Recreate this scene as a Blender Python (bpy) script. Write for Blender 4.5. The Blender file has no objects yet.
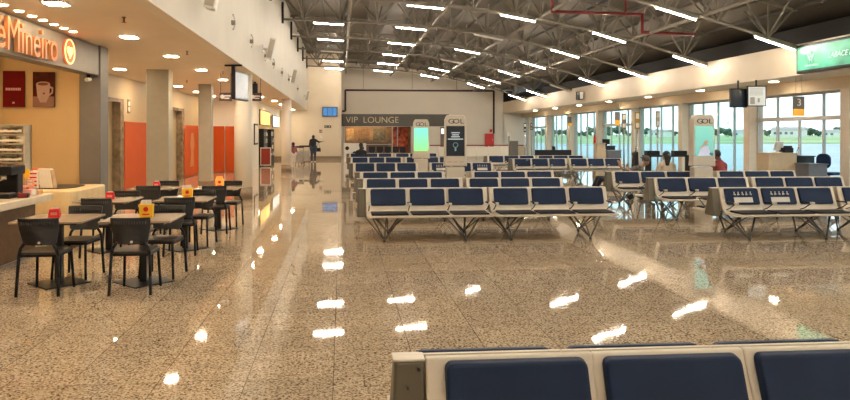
import bpy, bmesh, math, random
from mathutils import Vector, Matrix
random.seed(7)
S = bpy.context.scene
COL = S.collection
PI = math.pi
# ------------------------------------------------------------------ camera
F = 690.0; PX = 401.5; HY = 134.0; H = 1.71
A = math.atan(59.5 / F); SA, CA = math.sin(A), math.cos(A)
cam = bpy.data.cameras.new('camera'); camo = bpy.data.objects.new('camera', cam); COL.objects.link(camo)
camo.location = (0, 0, H); camo.rotation_euler = (PI / 2, 0, -A)
cam.sensor_width = 36; cam.lens = F / 850 * 36
cam.shift_x = (425 - PX) / 850; cam.shift_y = -(200 - HY) / 850
cam.clip_end = 4000; cam.clip_start = 0.05
S.camera = camo

def xy(px, D):                       # world point of a picture column at a depth
    u = (px - PX) / F
    return D * (SA + u * CA), D * (CA - u * SA)
def zz(py, D): return H - (py - HY) * D / F
def dep(X, Y): return X * SA + Y * CA

# ------------------------------------------------------------------ materials
MATS = {}
def mat(name, col, rough=0.5, metal=0.0, var=0.06, scale=8.0, emit=0.0, ecol=None, coat=0.0, bump=0.0, spec=0.5, alpha=1.0):
    if name in MATS: return MATS[name]
    m = bpy.data.materials.new(name); m.use_nodes = True
    nt = m.node_tree; b = nt.nodes['Principled BSDF']
    b.inputs['Roughness'].default_value = rough; b.inputs['Metallic'].default_value = metal
    b.inputs['Coat Weight'].default_value = coat; b.inputs['Specular IOR Level'].default_value = spec
    tc = nt.nodes.new('ShaderNodeTexCoord'); n = nt.nodes.new('ShaderNodeTexNoise')
    n.inputs['Scale'].default_value = scale; n.inputs['Detail'].default_value = 3
    nt.links.new(tc.outputs['Object'], n.inputs['Vector'])
    r = nt.nodes.new('ShaderNodeValToRGB'); r.color_ramp.elements[0].position = 0.3; r.color_ramp.elements[1].position = 0.7
    c = list(col)[:3]
    r.color_ramp.elements[0].color = [max(0, x * (1 - var)) for x in c] + [1]
    r.color_ramp.elements[1].color = [min(1, x * (1 + var)) for x in c] + [1]
    nt.links.new(n.outputs['Fac'], r.inputs['Fac']); nt.links.new(r.outputs['Color'], b.inputs['Base Color'])
    if bump:
        bp = nt.nodes.new('ShaderNodeBump'); bp.inputs['Strength'].default_value = bump; bp.inputs['Distance'].default_value = 0.01
        nt.links.new(n.outputs['Fac'], bp.inputs['Height']); nt.links.new(bp.outputs['Normal'], b.inputs['Normal'])
    if emit:
        b.inputs['Emission Color'].default_value = list(ecol or col)[:3] + [1]; b.inputs['Emission Strength'].default_value = emit
    MATS[name] = m
    return m

def glass_mat(name, tint):
    m = bpy.data.materials.new(name); m.use_nodes = True; nt = m.node_tree; nt.nodes.clear()
    o = nt.nodes.new('ShaderNodeOutputMaterial'); mx = nt.nodes.new('ShaderNodeMixShader')
    t = nt.nodes.new('ShaderNodeBsdfTransparent'); t.inputs[0].default_value = (*tint, 1)
    g = nt.nodes.new('ShaderNodeBsdfGlossy'); g.inputs['Roughness'].default_value = 0.02
    lw = nt.nodes.new('ShaderNodeLayerWeight'); lw.inputs[0].default_value = 0.5
    pw = nt.nodes.new('ShaderNodeMath'); pw.operation = 'POWER'; pw.inputs[1].default_value = 5; nt.links.new(lw.outputs['Facing'], pw.inputs[0])
    fr = nt.nodes.new('ShaderNodeMath'); fr.operation = 'MULTIPLY_ADD'; fr.inputs[1].default_value = 0.5; fr.inputs[2].default_value = 0.03; nt.links.new(pw.outputs[0], fr.inputs[0])
    nt.links.new(fr.outputs[0], mx.inputs[0]); nt.links.new(t.outputs[0], mx.inputs[1]); nt.links.new(g.outputs[0], mx.inputs[2])
    nt.links.new(mx.outputs[0], o.inputs[0]); return m

def floor_mat():
    m = bpy.data.materials.new('polished_granite'); m.use_nodes = True; nt = m.node_tree; b = nt.nodes['Principled BSDF']
    N = nt.nodes.new; L = nt.links.new
    tc = N('ShaderNodeTexCoord')
    n1 = N('ShaderNodeTexNoise'); n1.inputs['Scale'].default_value = 48; n1.inputs['Detail'].default_value = 4; n1.inputs['Roughness'].default_value = 0.65
    L(tc.outputs['Object'], n1.inputs['Vector'])
    r1 = N('ShaderNodeValToRGB'); e = r1.color_ramp.elements
    e[0].position = 0.36; e[0].color = (0.11, 0.075, 0.047, 1); e[1].position = 0.60; e[1].color = (0.72, 0.59, 0.43, 1)
    k = e.new(0.44); k.color = (0.35, 0.25, 0.155, 1); k = e.new(0.50); k.color = (0.52, 0.41, 0.28, 1)
    vo = N('ShaderNodeTexVoronoi'); vo.inputs['Scale'].default_value = 85; L(tc.outputs['Object'], vo.inputs['Vector'])
    nb = N('ShaderNodeTexNoise'); nb.inputs['Scale'].default_value = 9; nb.inputs['Detail'].default_value = 2; L(tc.outputs['Object'], nb.inputs['Vector'])
    sc = N('ShaderNodeSeparateColor'); L(vo.outputs['Color'], sc.inputs[0])
    m1 = N('ShaderNodeMath'); m1.operation = 'MULTIPLY_ADD'; m1.inputs[1].default_value = 0.20; L(sc.outputs[0], m1.inputs[0]); L(n1.outputs['Fac'], m1.inputs[2])
    m2 = N('ShaderNodeMath'); m2.operation = 'MULTIPLY_ADD'; m2.inputs[1].default_value = 0.14; L(nb.outputs['Fac'], m2.inputs[0]); L(m1.outputs[0], m2.inputs[2])
    m3 = N('ShaderNodeMath'); m3.operation = 'SUBTRACT'; m3.inputs[1].default_value = 0.165; L(m2.outputs[0], m3.inputs[0])
    L(m3.outputs[0], r1.inputs['Fac'])
    # per tile tone
    mp = N('ShaderNodeVectorMath'); mp.operation = 'ADD'; mp.inputs[1].default_value = (0.06, -0.07, 0); L(tc.outputs['Object'], mp.inputs[0])
    dv = N('ShaderNodeVectorMath'); dv.operation = 'SCALE'; dv.inputs['Scale'].default_value = 1 / 0.6; L(mp.outputs[0], dv.inputs[0])
    fl = N('ShaderNodeVectorMath'); fl.operation = 'FLOOR'; L(dv.outputs[0], fl.inputs[0])
    wn = N('ShaderNodeTexWhiteNoise'); wn.noise_dimensions = '2D'; L(fl.outputs[0], wn.inputs['Vector'])
    mr = N('ShaderNodeMapRange'); mr.inputs['To Min'].default_value = 0.9; mr.inputs['To Max'].default_value = 1.06; L(wn.outputs['Value'], mr.inputs['Value'])
    mul = N('ShaderNodeMix'); mul.data_type = 'RGBA'; mul.blend_type = 'MULTIPLY'; mul.inputs[0].default_value = 1
    L(r1.outputs['Color'], mul.inputs[6]); L(mr.outputs['Result'], mul.inputs[7])
    # joints
    fr = N('ShaderNodeVectorMath'); fr.operation = 'FRACTION'; L(dv.outputs[0], fr.inputs[0])
    sx = N('ShaderNodeSeparateXYZ'); L(fr.outputs[0], sx.inputs[0])
    ws = []
    for ax, wd in (('X', 0.004), ('Y', 0.003)):
        a = N('ShaderNodeMath'); a.operation = 'PINGPONG'; a.inputs[1].default_value = 0.5; L(sx.outputs[ax], a.inputs[0])
        c = N('ShaderNodeMath'); c.operation = 'LESS_THAN'; c.inputs[1].default_value = wd; L(a.outputs[0], c.inputs[0]); ws.append(c)
    mxm = N('ShaderNodeMath'); mxm.operation = 'MAXIMUM'; L(ws[0].outputs[0], mxm.inputs[0]); L(ws[1].outputs[0], mxm.inputs[1])
    mj = N('ShaderNodeMix'); mj.data_type = 'RGBA'; L(mxm.outputs[0], mj.inputs[0]); L(mul.outputs[2], mj.inputs[6]); mj.inputs[7].default_value = (0.13, 0.09, 0.055, 1)
    L(mj.outputs[2], b.inputs['Base Color'])
    n2 = N('ShaderNodeTexNoise'); n2.inputs['Scale'].default_value = 1.3; L(tc.outputs['Object'], n2.inputs['Vector'])
    rr = N('ShaderNodeMapRange'); rr.inputs['To Min'].default_value = 0.02; rr.inputs['To Max'].default_value = 0.045; L(n2.outputs['Fac'], rr.inputs['Value'])
    L(rr.outputs['Result'], b.inputs['Roughness']); b.inputs['Specular IOR Level'].default_value = 0.45
    n3 = N('ShaderNodeTexNoise'); n3.inputs['Scale'].default_value = 2.2; n3.inputs['Detail'].default_value = 1; L(tc.outputs['Object'], n3.inputs['Vector'])
    bp = N('ShaderNodeBump'); bp.inputs['Strength'].default_value = 0.05; bp.inputs['Distance'].default_value = 0.01
    L(n3.outputs['Fac'], bp.inputs['Height']); L(bp.outputs['Normal'], b.inputs['Normal'])
    return m

def ribbed(name, col, axis, scale, rough=0.5, bump=0.6):
    m = mat(name, col, rough); nt = m.node_tree; b = nt.nodes['Principled BSDF']
    tc = nt.nodes.new('ShaderNodeTexCoord'); w = nt.nodes.new('ShaderNodeTexWave'); w.bands_direction = axis; w.inputs['Scale'].default_value = scale
    nt.links.new(tc.outputs['Object'], w.inputs['Vector'])
    bp = nt.nodes.new('ShaderNodeBump'); bp.inputs['Strength'].default_value = bump; bp.inputs['Distance'].default_value = 0.03
    nt.links.new(w.outputs['Fac'], bp.inputs['Height']); nt.links.new(bp.outputs['Normal'], b.inputs['Normal']); return m

M_floor = floor_mat()
M_cream = mat('cream_paint', (0.70, 0.60, 0.46), 0.6, var=0.03, scale=1.5)
M_white = mat('white_plaster', (0.80, 0.74, 0.64), 0.6, var=0.03, scale=1.2)
M_soffit = mat('soffit_board', (0.80, 0.70, 0.57), 0.7, var=0.03, scale=1.0)
M_pil0 = mat('bulkhead_paint', (0.64, 0.55, 0.42), 0.55, var=0.03)
M_beige = mat('beige_wall', (0.42, 0.32, 0.18), 0.55, var=0.04, scale=1.5)
M_yellow = mat('kiosk_wall', (0.54, 0.37, 0.18), 0.45, var=0.05, scale=1.5)
M_grey = mat('grey_panel', (0.15, 0.135, 0.12), 0.45, var=0.05)
M_stone = mat('skirting_stone', (0.28, 0.21, 0.14), 0.25, var=0.15, scale=20)
M_marble = mat('brown_marble', (0.22, 0.16, 0.10), 0.25, var=0.4, scale=6)
M_orange = mat('orange_panel', (0.50, 0.075, 0.008), 0.5, var=0.05, scale=2, spec=0.25)
M_roof = ribbed('roof_sheet', (0.17, 0.152, 0.125), 'Y', 2.2, 0.6)
M_steel = mat('truss_paint', (0.23, 0.205, 0.165), 0.5)
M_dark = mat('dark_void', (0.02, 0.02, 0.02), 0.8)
M_red = mat('red_paint', (0.17, 0.010, 0.010), 0.35)
M_redb = mat('bright_red', (0.62, 0.015, 0.015), 0.35)
M_tube = mat('tube_emission', (1, 1, 1), 0.5, emit=72, ecol=(1.0, 0.88, 0.72))
M_down = mat('downlight_emission', (1, 1, 1), 0.5, emit=60, ecol=(1.0, 0.80, 0.56))
M_downo = mat('downlight_warm', (1, 1, 1), 0.5, emit=22, ecol=(1.0, 0.68, 0.35))
M_navy = mat('navy_leather', (0.006, 0.020, 0.062), 0.5, var=0.12, scale=5, bump=0.1, spec=0.25)
M_seatdk = mat('dark_cushion', (0.018, 0.016, 0.02), 0.5, spec=0.25)
M_shell = mat('seat_shell_cream', (0.76, 0.69, 0.58), 0.4, var=0.03)
M_olive = mat('olive_grey_plastic', (0.115, 0.10, 0.068), 0.45, var=0.05)
M_chrome = mat('brushed_steel', (0.45, 0.43, 0.40), 0.28, metal=0.9)
M_black = mat('black_metal', (0.012, 0.012, 0.013), 0.4)
M_blackp = mat('black_plastic', (0.010, 0.010, 0.012), 0.5, spec=0.25)
M_leg = mat('dark_leg_steel', (0.10, 0.095, 0.085), 0.35, metal=0.5)
M_wicker = ribbed('woven_black', (0.010, 0.010, 0.012), 'Z', 24, 0.45, 0.5)
M_top = mat('table_laminate', (0.36, 0.28, 0.20), 0.22, var=0.12, scale=3)
M_seatgrey = mat('chair_seat', (0.03, 0.026, 0.024), 0.35)
M_yel = mat('yellow_card', (0.85, 0.50, 0.02), 0.5)
M_org2 = mat('orange_card', (0.85, 0.30, 0.04), 0.5, emit=0.15, ecol=(1, .4, .08))
M_wp = mat('white_plastic', (0.72, 0.69, 0.64), 0.4)
M_kiosk = mat('totem_body', (0.62, 0.56, 0.47), 0.35, var=0.02)
M_screen = mat('dark_screen', (0.012, 0.02, 0.03), 0.15)
M_frame = mat('window_aluminium', (0.50, 0.50, 0.49), 0.4)
M_counter = mat('counter_beige', (0.52, 0.42, 0.29), 0.4)
M_slate = mat('slate_panel', (0.13, 0.14, 0.17), 0.5)
M_glass = glass_mat('tinted_glass', (0.83, 0.965, 0.975))
M_glassc = glass_mat('clear_glass', (0.93, 0.97, 0.97))
M_band = mat('sign_band', (0.085, 0.075, 0.062), 0.5)
M_gold = mat('thin_gold', (0.55, 0.45, 0.28), 0.35, metal=0.5)
M_skin = mat('skin', (0.42, 0.24, 0.16), 0.5); M_skind = mat('skin_dark', (0.16, 0.08, 0.05), 0.5)
M_hair = mat('black_hair', (0.01, 0.009, 0.009), 0.5)
M_wood = mat('light_wood', (0.50, 0.32, 0.16), 0.45, var=0.2)
M_brownw = mat('brown_wood', (0.14, 0.075, 0.035), 0.4, var=0.2)

# ------------------------------------------------------------------ mesh building
class MB:
    def __init__(s): s.bm = bmesh.new()
    def _mi(s, faces, mi):
        for f in faces: f.material_index = mi
    def box(s, x0, x1, y0, y1, z0, z1, mi=0):
        vs = [s.bm.verts.new(p) for p in ((x0,y0,z0),(x1,y0,z0),(x1,y1,z0),(x0,y1,z0),(x0,y0,z1),(x1,y0,z1),(x1,y1,z1),(x0,y1,z1))]
        fs = [s.bm.faces.new([vs[i] for i in q]) for q in ((0,3,2,1),(4,5,6,7),(0,1,5,4),(1,2,6,5),(2,3,7,6),(3,0,4,7))]
        s._mi(fs, mi); return vs
    def tube(s, p0, p1, r, n=8, r1=None, mi=0):
        p0, p1 = Vector(p0), Vector(p1); d = p1 - p0
        if d.length < 1e-6: return
        q = d.to_track_quat('Z', 'Y').to_matrix(); r1 = r if r1 is None else r1
        a = [s.bm.verts.new(p0 + q @ Vector((math.cos(2*PI*i/n)*r, math.sin(2*PI*i/n)*r, 0))) for i in range(n)]
        b = [s.bm.verts.new(p1 + q @ Vector((math.cos(2*PI*i/n)*r1, math.sin(2*PI*i/n)*r1, 0))) for i in range(n)]
        fs = [s.bm.faces.new((a[i], a[(i+1)%n], b[(i+1)%n], b[i])) for i in range(n)]
        for f in fs: f.smooth = n > 5
        fs += [s.bm.faces.new(a[::-1]), s.bm.faces.new(b)]; s._mi(fs, mi)
    def path(s, pts, r, n=8, mi=0):
        for i in range(len(pts)-1):
            s.tube(pts[i], pts[i+1], r, n, mi=mi)
            if i: s.ball(pts[i], r, 6, mi)
    def ball(s, c, r, n=8, mi=0, sc=(1,1,1)):
        M = Matrix.Translation(Vector(c)) @ Matrix.Diagonal((*sc, 1))
        g = bmesh.ops.create_uvsphere(s.bm, u_segments=n*2 if n > 6 else n, v_segments=n, radius=r, matrix=M)
        fs = set(f for v in g['verts'] for f in v.link_faces)
        for f in fs: f.smooth = True; f.material_index = mi
    def prism(s, prof, a, b, axis='X', mi=0):          # profile polygon extruded along an axis
        def P(u, v, t):
            return {'X': (t, u, v), 'Y': (u, t, v), 'Z': (u, v, t)}[axis]
        va = [s.bm.verts.new(P(u, v, a)) for u, v in prof]; vb = [s.bm.verts.new(P(u, v, b)) for u, v in prof]
        n = len(prof); fs = [s.bm.faces.new((va[i], va[(i+1)%n], vb[(i+1)%n], vb[i])) for i in range(n)]
        fs += [s.bm.faces.new(va[::-1]), s.bm.faces.new(vb)]; s._mi(fs, mi)
    def hull(s, bottom, top, mi=0):                    # two matching loops of 3D points
        va = [s.bm.verts.new(p) for p in bottom]; vb = [s.bm.verts.new(p) for p in top]; n = len(va)
        fs = [s.bm.faces.new((va[i], va[(i+1)%n], vb[(i+1)%n], vb[i])) for i in range(n)]
        fs += [s.bm.faces.new(va[::-1]), s.bm.faces.new(vb)]; s._mi(fs, mi)
    def build(s, name, mats, parent=None, bevel=0, seg=2, rot=None, loc=None):
        bmesh.ops.recalc_face_normals(s.bm, faces=s.bm.faces)
        me = bpy.data.meshes.new(name); s.bm.to_mesh(me); s.bm.free()
        for m in (mats if isinstance(mats, (list, tuple)) else [mats]): me.materials.append(m)
        o = bpy.data.objects.new(name, me); COL.objects.link(o)
        if parent: o.parent = parent
        if bevel:
            b = o.modifiers.new('bevel', 'BEVEL'); b.width = bevel; b.segments = seg; b.limit_method = 'ANGLE'
        if loc: o.location = loc
        if rot: o.rotation_euler = rot
        return o
def rrect(w, h, r, n=4, cx=0, cz=0):
    pts = []
    for (sx, sz, a0) in ((1,-1,-PI/2),(1,1,0),(-1,1,PI/2),(-1,-1,PI)):
        for i in range(n+1):
            a = a0 + PI/2*i/n
            pts.append((cx + sx*(w/2-r) + r*math.cos(a), cz + sz*(h/2-r) + r*math.sin(a)))
    return pts
def tag(o, label, cat, group=None, kind=None):
    o['label'] = label; o['category'] = cat
    if group: o['group'] = group
    if kind: o['kind'] = kind
    return o
def struct(o): o['kind'] = 'structure'; return o
def empty(name, loc=(0,0,0), rz=0):
    o = bpy.data.objects.new(name, None); COL.objects.link(o); o.location = loc; o.rotation_euler = (0, 0, rz); o.empty_display_size = 0.1
    return o
def thing(name, label, cat, loc=(0,0,0), rz=0, group=None): return tag(empty(name, loc, rz), label, cat, group)
def copy_tree(o, parent=None):
    c = o.copy(); COL.objects.link(c); c.parent = parent
    for ch in list(o.children): copy_tree(ch, c)
    return c
def text(name, s, size, m, parent=None, loc=(0,0,0), rot=(PI/2,0,0), ext=0.005, shear=0, sx=1, align='CENTER', bev=0, offset=0):
    cu = bpy.data.curves.new('t', 'FONT'); cu.body = s; cu.size = size; cu.extrude = ext; cu.align_x = align; cu.align_y = 'CENTER'; cu.shear = shear; cu.offset = offset
    t = bpy.data.objects.new('t', cu); COL.objects.link(t); dg = bpy.context.evaluated_depsgraph_get()
    me = bpy.data.meshes.new_from_object(t.evaluated_get(dg)); bpy.data.objects.remove(t)
    me.materials.clear(); me.materials.append(m)
    for p in me.polygons: p.material_index = 0
    o = bpy.data.objects.new(name, me); COL.objects.link(o); o.location = loc; o.rotation_euler = rot; o.scale = (sx, 1, 1)
    if parent: o.parent = parent
    return o

# ------------------------------------------------------------------ shell of the hall
YE = 46.6; YB = 52.0; XL = -2.3; XF = 12.3; XG = 14.0; ZS = 3.3
m = MB(); m.box(-9.5, XG+0.2, -7, 57, -0.2, 0); struct(m.build('floor', M_floor))
m = MB(); m.box(XL-0.2, XL, -7, YE+0.1, ZS, 7.4); struct(m.build('wall_left', M_white))                   # long white fascia wall
m = MB(); m.box(-9.5, XL-0.2, -7, YE, ZS, ZS+0.15); struct(m.build('ceiling', M_soffit))
m = MB(); m.box(XF, XF+0.15, -7, YB, ZS, 4.14); m.box(XF+0.15, 16.4, -7, YB, ZS, ZS+0.12); struct(m.build('wall_right', M_cream))  # slab beyond the glass is an unseen lid added against daylight
m = MB()
m.box(13.75, XG+0.15, -7, YB, 2.95, ZS)
struct(m.build('trim_1', M_pil0))
m = MB(); m.box(-9.5, -0.05, YE, YE+0.15, 0, 7.4); m.box(-0.2, -0.05, YE+0.15, YB, 0, 7.4); struct(m.build('wall_end', M_cream))
m = MB(); m.box(-9.5, -0.05, YE-0.02, YE, 0, 0.22); struct(m.build('baseboard_end', M_stone))
m = MB()                                                                   # far wall with the lounge opening and a doorway
m.box(-0.05, 0.1, YB, YB+0.2, 0, 8); m.box(0.1, 5.3, YB, YB+0.2, 2.33, 8); m.box(5.3, 11.0, YB, YB+0.2, 0, 8)
m.box(11.0, 12.35, YB, YB+0.2, 0, 8); m.box(12.3, XG+0.2, YB, YB+0.2, 0, ZS)
struct(m.build('wall_back', mat('far_wall_paint', (0.74, 0.67, 0.57), 0.6, var=0.03, scale=0.8)))
m = MB(); m.box(-9.5, XG+2, -7.2, -7, 0, 7.4); struct(m.build('wall_front', M_cream))
# roof sheet, a shallow curve falling to the right
RP = [(-2.5,7.12),(0,7.08),(3.3,6.92),(6.3,6.52),(9.4,5.87),(12.2,5.15),(16.6,4.55)]
BP = [(-2.3,6.10),(0.15,6.05),(3.35,5.90),(6.35,5.52),(9.45,4.86),(12.2,4.06)]
def lerp(P, x):
    for i in range(len(P)-1):
        if x <= P[i+1][0] or i == len(P)-2:
            t = (x-P[i][0])/(P[i+1][0]-P[i][0]); return P[i][1]+t*(P[i+1][1]-P[i][1])
m = MB(); m.prism([(x, z) for x, z in RP] + [(x, z+0.12) for x, z in RP[::-1]], -7, 56, 'Y'); struct(m.build('ceiling_roof', M_roof))
m = MB(); m.box(12.9, 13.0, -7, 56, ZS+.12, 4.72); m.box(16.4, 16.6, -7, 56, ZS, 4.6); m.box(12.3, 13.0, YB, YB+.2, ZS, 5.0); struct(m.build('wall_unlit_gap', M_dark))  # near-black sheets stand in for the unlit gap; the outer one blocks sky
ROWS = [17.6 + 4.55*k for k in range(-5, 7)]
# cross trusses
TG = 'steel roof trusses spanning the hall'
for k, Y in enumerate(ROWS):
    t = thing('roof_truss', 'slender grey steel lattice truss crossing the hall under the brown roof', 'truss', (0, Y, 0), 0, TG)
    m = MB()
    for i in range(len(BP)-1): m.tube((BP[i][0],0,BP[i][1]), (BP[i+1][0],0,BP[i+1][1]), 0.045, 6)
    m.build('bottom_chord', M_steel, t)
    m = MB(); q = [(x, z-0.12) for x, z in RP if x < 12.5]
    for i in range(len(q)-1): m.tube((q[i][0],0,q[i][1]), (q[i+1][0],0,q[i+1][1]), 0.045, 6)
    m.build('top_chord', M_steel, t)
    m = MB(); nb = 10; xs = [-2.2 + 14.3*i/nb for i in range(nb+1)]
    for i in range(nb):
        xm = (xs[i]+xs[i+1])/2
        for xa in (xs[i], xs[i+1]): m.tube((xm,0,lerp(BP,xm)), (xa,0,lerp(RP,xa)-0.12), 0.034, 5)
        m.tube((xm,0,lerp(BP,xm)), (xm,0,lerp(RP,xm)-0.12), 0.028, 5)
        m.tube((xm,0,lerp(BP,xm)), (xm+0.25,1.5,lerp(RP,xm)-0.1), 0.028, 5); m.tube((xm,0,lerp(BP,xm)), (xm-0.25,-1.5,lerp(RP,xm)-0.1), 0.028, 5)
    m.build('web', M_steel, t)
    m = MB(); m.box(-2.3, -2.22, -0.07, 0.07, 5.95, 6.75); m.build('wall_plate', M_black, t)
# longitudinal trusses
for X in (0.28, 3.5, 6.5, 9.6):
    t = thing('long_truss', 'light steel lattice girder running the length of the hall', 'truss', (X, 0, 0), 0, 'girders running towards the far wall')
    zb, zt = lerp(BP, X)+0.06, lerp(RP, X)-0.08
    m = MB(); m.tube((0,12,zb),(0,50,zb),0.055,6); m.build('bottom_chord', M_steel, t)
    m = MB(); m.tube((0,12,zt),(0,50,zt),0.05,6); m.build('top_chord', M_steel, t)
    m = MB(); y = 13.05
    while y < 49:
        m.tube((0,y,zb),(0,y+1.14,zt),0.03,5); m.tube((0,y+1.14,zt),(0,y+2.275,zb),0.03,5); m.tube((0,y,zb),(0,y,zt),0.026,5); y += 2.275
    m.build('web', M_steel, t)
# purlins
M_purl = mat('purlin_shadow_tone', (.10,.085,.07), .6)  # darker than the trusses, so purlins paint in the sheet's shadow lines
for i in range(16):
    X = -1.7 + 0.92*i; z = lerp(RP, X)-0.05
    m = MB(); m.box(X-0.03, X+0.03, 6, 46.5 if X < 0 else 51.9, z-0.09, z-0.005)
    tag(m.build('purlin', M_purl), 'thin steel purlin under the corrugated roof sheet', 'beam', 'purlins under the roof sheet')
# tube lights
TB = [((-1.1,5.96),(0.07,5.90)), ((2.07,5.84),(3.27,5.74)), ((5.12,5.58),(6.29,5.37)), ((8.2,5.04),(9.33,4.72)), ((10.94,4.30),(12.1,3.94))]
cn = ['by the white left wall', 'second line from the left wall', 'middle line of the hall', 'fourth line from the left wall', 'by the right fascia']
for j, ((xa, za), (xb, zb)) in enumerate(TB):
    L = math.hypot(xb-xa, zb-za); an = -math.atan2(zb-za, xb-xa)
    proto = empty('tube_light'); 
    m = MB(); m.box(0, L, -0.035, 0.035, 0.014, 0.05); m.build('housing', M_wp, proto, bevel=0.006)
    m = MB(); m.tube((0.02,0,-0.003),(L-0.02,0,-0.003),0.015,8); m.build('lamp_tube', M_tube, proto)
    proto.rotation_euler = (0, an, 0)
    for i, Y in enumerate(ROWS):
        if (j, i) == (0, 6): continue
        o = proto if i == 0 else copy_tree(proto)
        o.location = (xa, Y-0.1, za)
        if (j, i) in ((0, 9), (2, 7), (2, 9), (4, 9)):
            for ch in list(o.children):
                if ch.name.startswith('lamp_tube'): ch.data = ch.data.copy(); ch.data.materials[0] = M_wp
            tag(o, 'unlit fluorescent tube fitting under a roof truss, ' + ('by the white left wall', '', 'middle line nearer the viewer' if i == 7 else 'middle line farther away', '', 'by the right fascia')[j], 'light')
        else: tag(o, 'lit fluorescent tube fitting hung under a roof truss, ' + cn[j], 'light', 'tube lights, ' + cn[j])
# sprinkler pipe
def pipe(name, pts, r, m_, label, cat='pipe'):
    m = MB(); m.path(pts, r, 8); return tag(m.build(name, m_), label, cat)
D = 21.3
def P3(px, py, D): x, y = xy(px, D); return (x, y, zz(py, D))
a1 = P3(552,11.5,D); 
pipe('sprinkler_pipe', [(a1[0],a1[1],6.2), a1, (a1[0]+2.88,a1[1],a1[2]-0.05), (a1[0]+2.88,a1[1],a1[2]-0.6), (a1[0]+4.6,a1[1],a1[2]-0.66)], 0.05, M_red, 'dark red sprinkler pipe with right angle bends among the roof trusses')
b1 = P3(626,13,D); pipe('sprinkler_riser', [(b1[0],b1[1]+0.02,b1[2]), (b1[0],b1[1]+0.02,5.85)], 0.035, M_red, 'short dark red pipe rising from the sprinkler line to the roof')

# ------------------------------------------------------------------ far wall
zb0 = zz(126.3, 52.2); zb1 = zz(114.2, 52.2)
t = thing('lounge_sign', 'long dark sign band reading VIP LOUNGE on the far wall', 'sign', (0, YB, 0))
m = MB(); m.box(-0.03, 8.1, -0.08, 0, zb0, zb1); m.build('sign_band', M_band, t)
text('lettering', 'VIP  LOUNGE', 0.66, M_gold, t, (2.28, -0.09, (zb0+zb1)/2), ext=0.01, sx=1.02, offset=-0.008)
m = MB()
for pts in (((0.0,3.42),(0.25,3.42),(0.25,5.0),(11.55,5.0),(11.55,1.75)),):
    for i in range(4): m.tube((pts[i][0],0,pts[i][1]),(pts[i+1][0],0,pts[i+1][1]),0.07,8)
o = m.build('cable_duct', mat('dark_duct', (0.06, 0.02, 0.02), 0.5), loc=(0, YB-0.1, 0)); tag(o, 'dark brown duct framing the upper far wall above the lounge sign', 'duct')
for X in (1.6, 5.3, 8.7):
    m = MB(); m.box(X-0.012, X+0.012, YB-0.01, YB, 5.1, 7.6); struct(m.build('trim_2', M_olive))
m = MB()   # lounge window frame
m.box(0.1,0.22,-.06,.1,0,2.33); m.box(5.2,5.35,-.06,.1,0,2.33); m.box(0.1,5.3,-.06,.1,2.26,2.35); m.box(3.75,3.83,-.04,.06,0,2.3); m.box(4.15,4.21,-.04,.06,0,2.3); m.box(0.2,3.8,-.04,.06,0.9,0.96)
w = struct(m.build('window_9', M_frame, loc=(0, YB, 0)))
m = MB(); m.box(0.2, 3.8, 0, 0.01, 0.95, 2.28); m.build('pane', M_glassc, w)
# lounge room
m = MB(); m.box(0, 5.6, 55.6, 55.7, 0, 2.9, 0); m.box(-0.1, 0, YB+.2, 55.7, 0, 2.9, 0); m.box(5.5, 5.6, YB+.2, 55.7, 0, 2.9); m.box(0, 5.6, YB+.2, 55.7, 2.8, 2.9)
struct(m.build('wall_lounge', mat('lounge_wall', (0.28, 0.18, 0.10), 0.5, var=0.3, scale=2)))
for i, (x0, x1) in enumerate(((0.35,0.95),(1.3,2.2),(2.5,3.5))):
    m = MB(); m.box(x0, x1, -0.05, 0, 1.2, 2.15); tag(m.build('wall_panel', mat('panel%d'%i, ((0.5,0.34,0.17),(0.20,0.12,0.06),(0.12,0.12,0.09))[i], 0.4, var=0.5, scale=5), loc=(0,55.59,0)), ('bright tan picture panel at the left end inside the lounge','brown mottled picture panel in the middle of the lounge','grey green picture panel right inside the lounge')[i], 'panel')
m = MB(); m.box(3.9, 5.15, -0.03, 0.03, 0.3, 2.25); tag(m.build('mural_panel', mat('mural', (0.55, 0.09, 0.02), 0.5, var=0.9, scale=3), loc=(0,54.2,0)), 'orange and red mural panel at the right side of the lounge', 'panel')
m = MB(); m.box(0.5, 3.6, 0, 0.6, 0, 1.0); m.box(0.45, 3.65, -0.05, 0.65, 1.0, 1.05); tag(m.build('lounge_bar', M_brownw, loc=(0,53.6,0)), 'dark wooden bar counter inside the lounge', 'counter')
for i, X in enumerate((0.8, 1.9, 3.0)):
    t = thing('lounge_lamp', 'small warm ceiling lamp glowing inside the lounge', 'light', (X, 54.6, 2.8), 0, 'lamps inside the lounge')
    m = MB(); m.tube((0,0,0),(0,0,-0.25),0.01,6); m.build('cord', M_black, t)
    m = MB(); m.ball((0,0,-0.32),0.09,8); m.build('bulb', mat('lounge_bulb', (1,1,1), emit=45, ecol=(1,.62,.3)), t)
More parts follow.
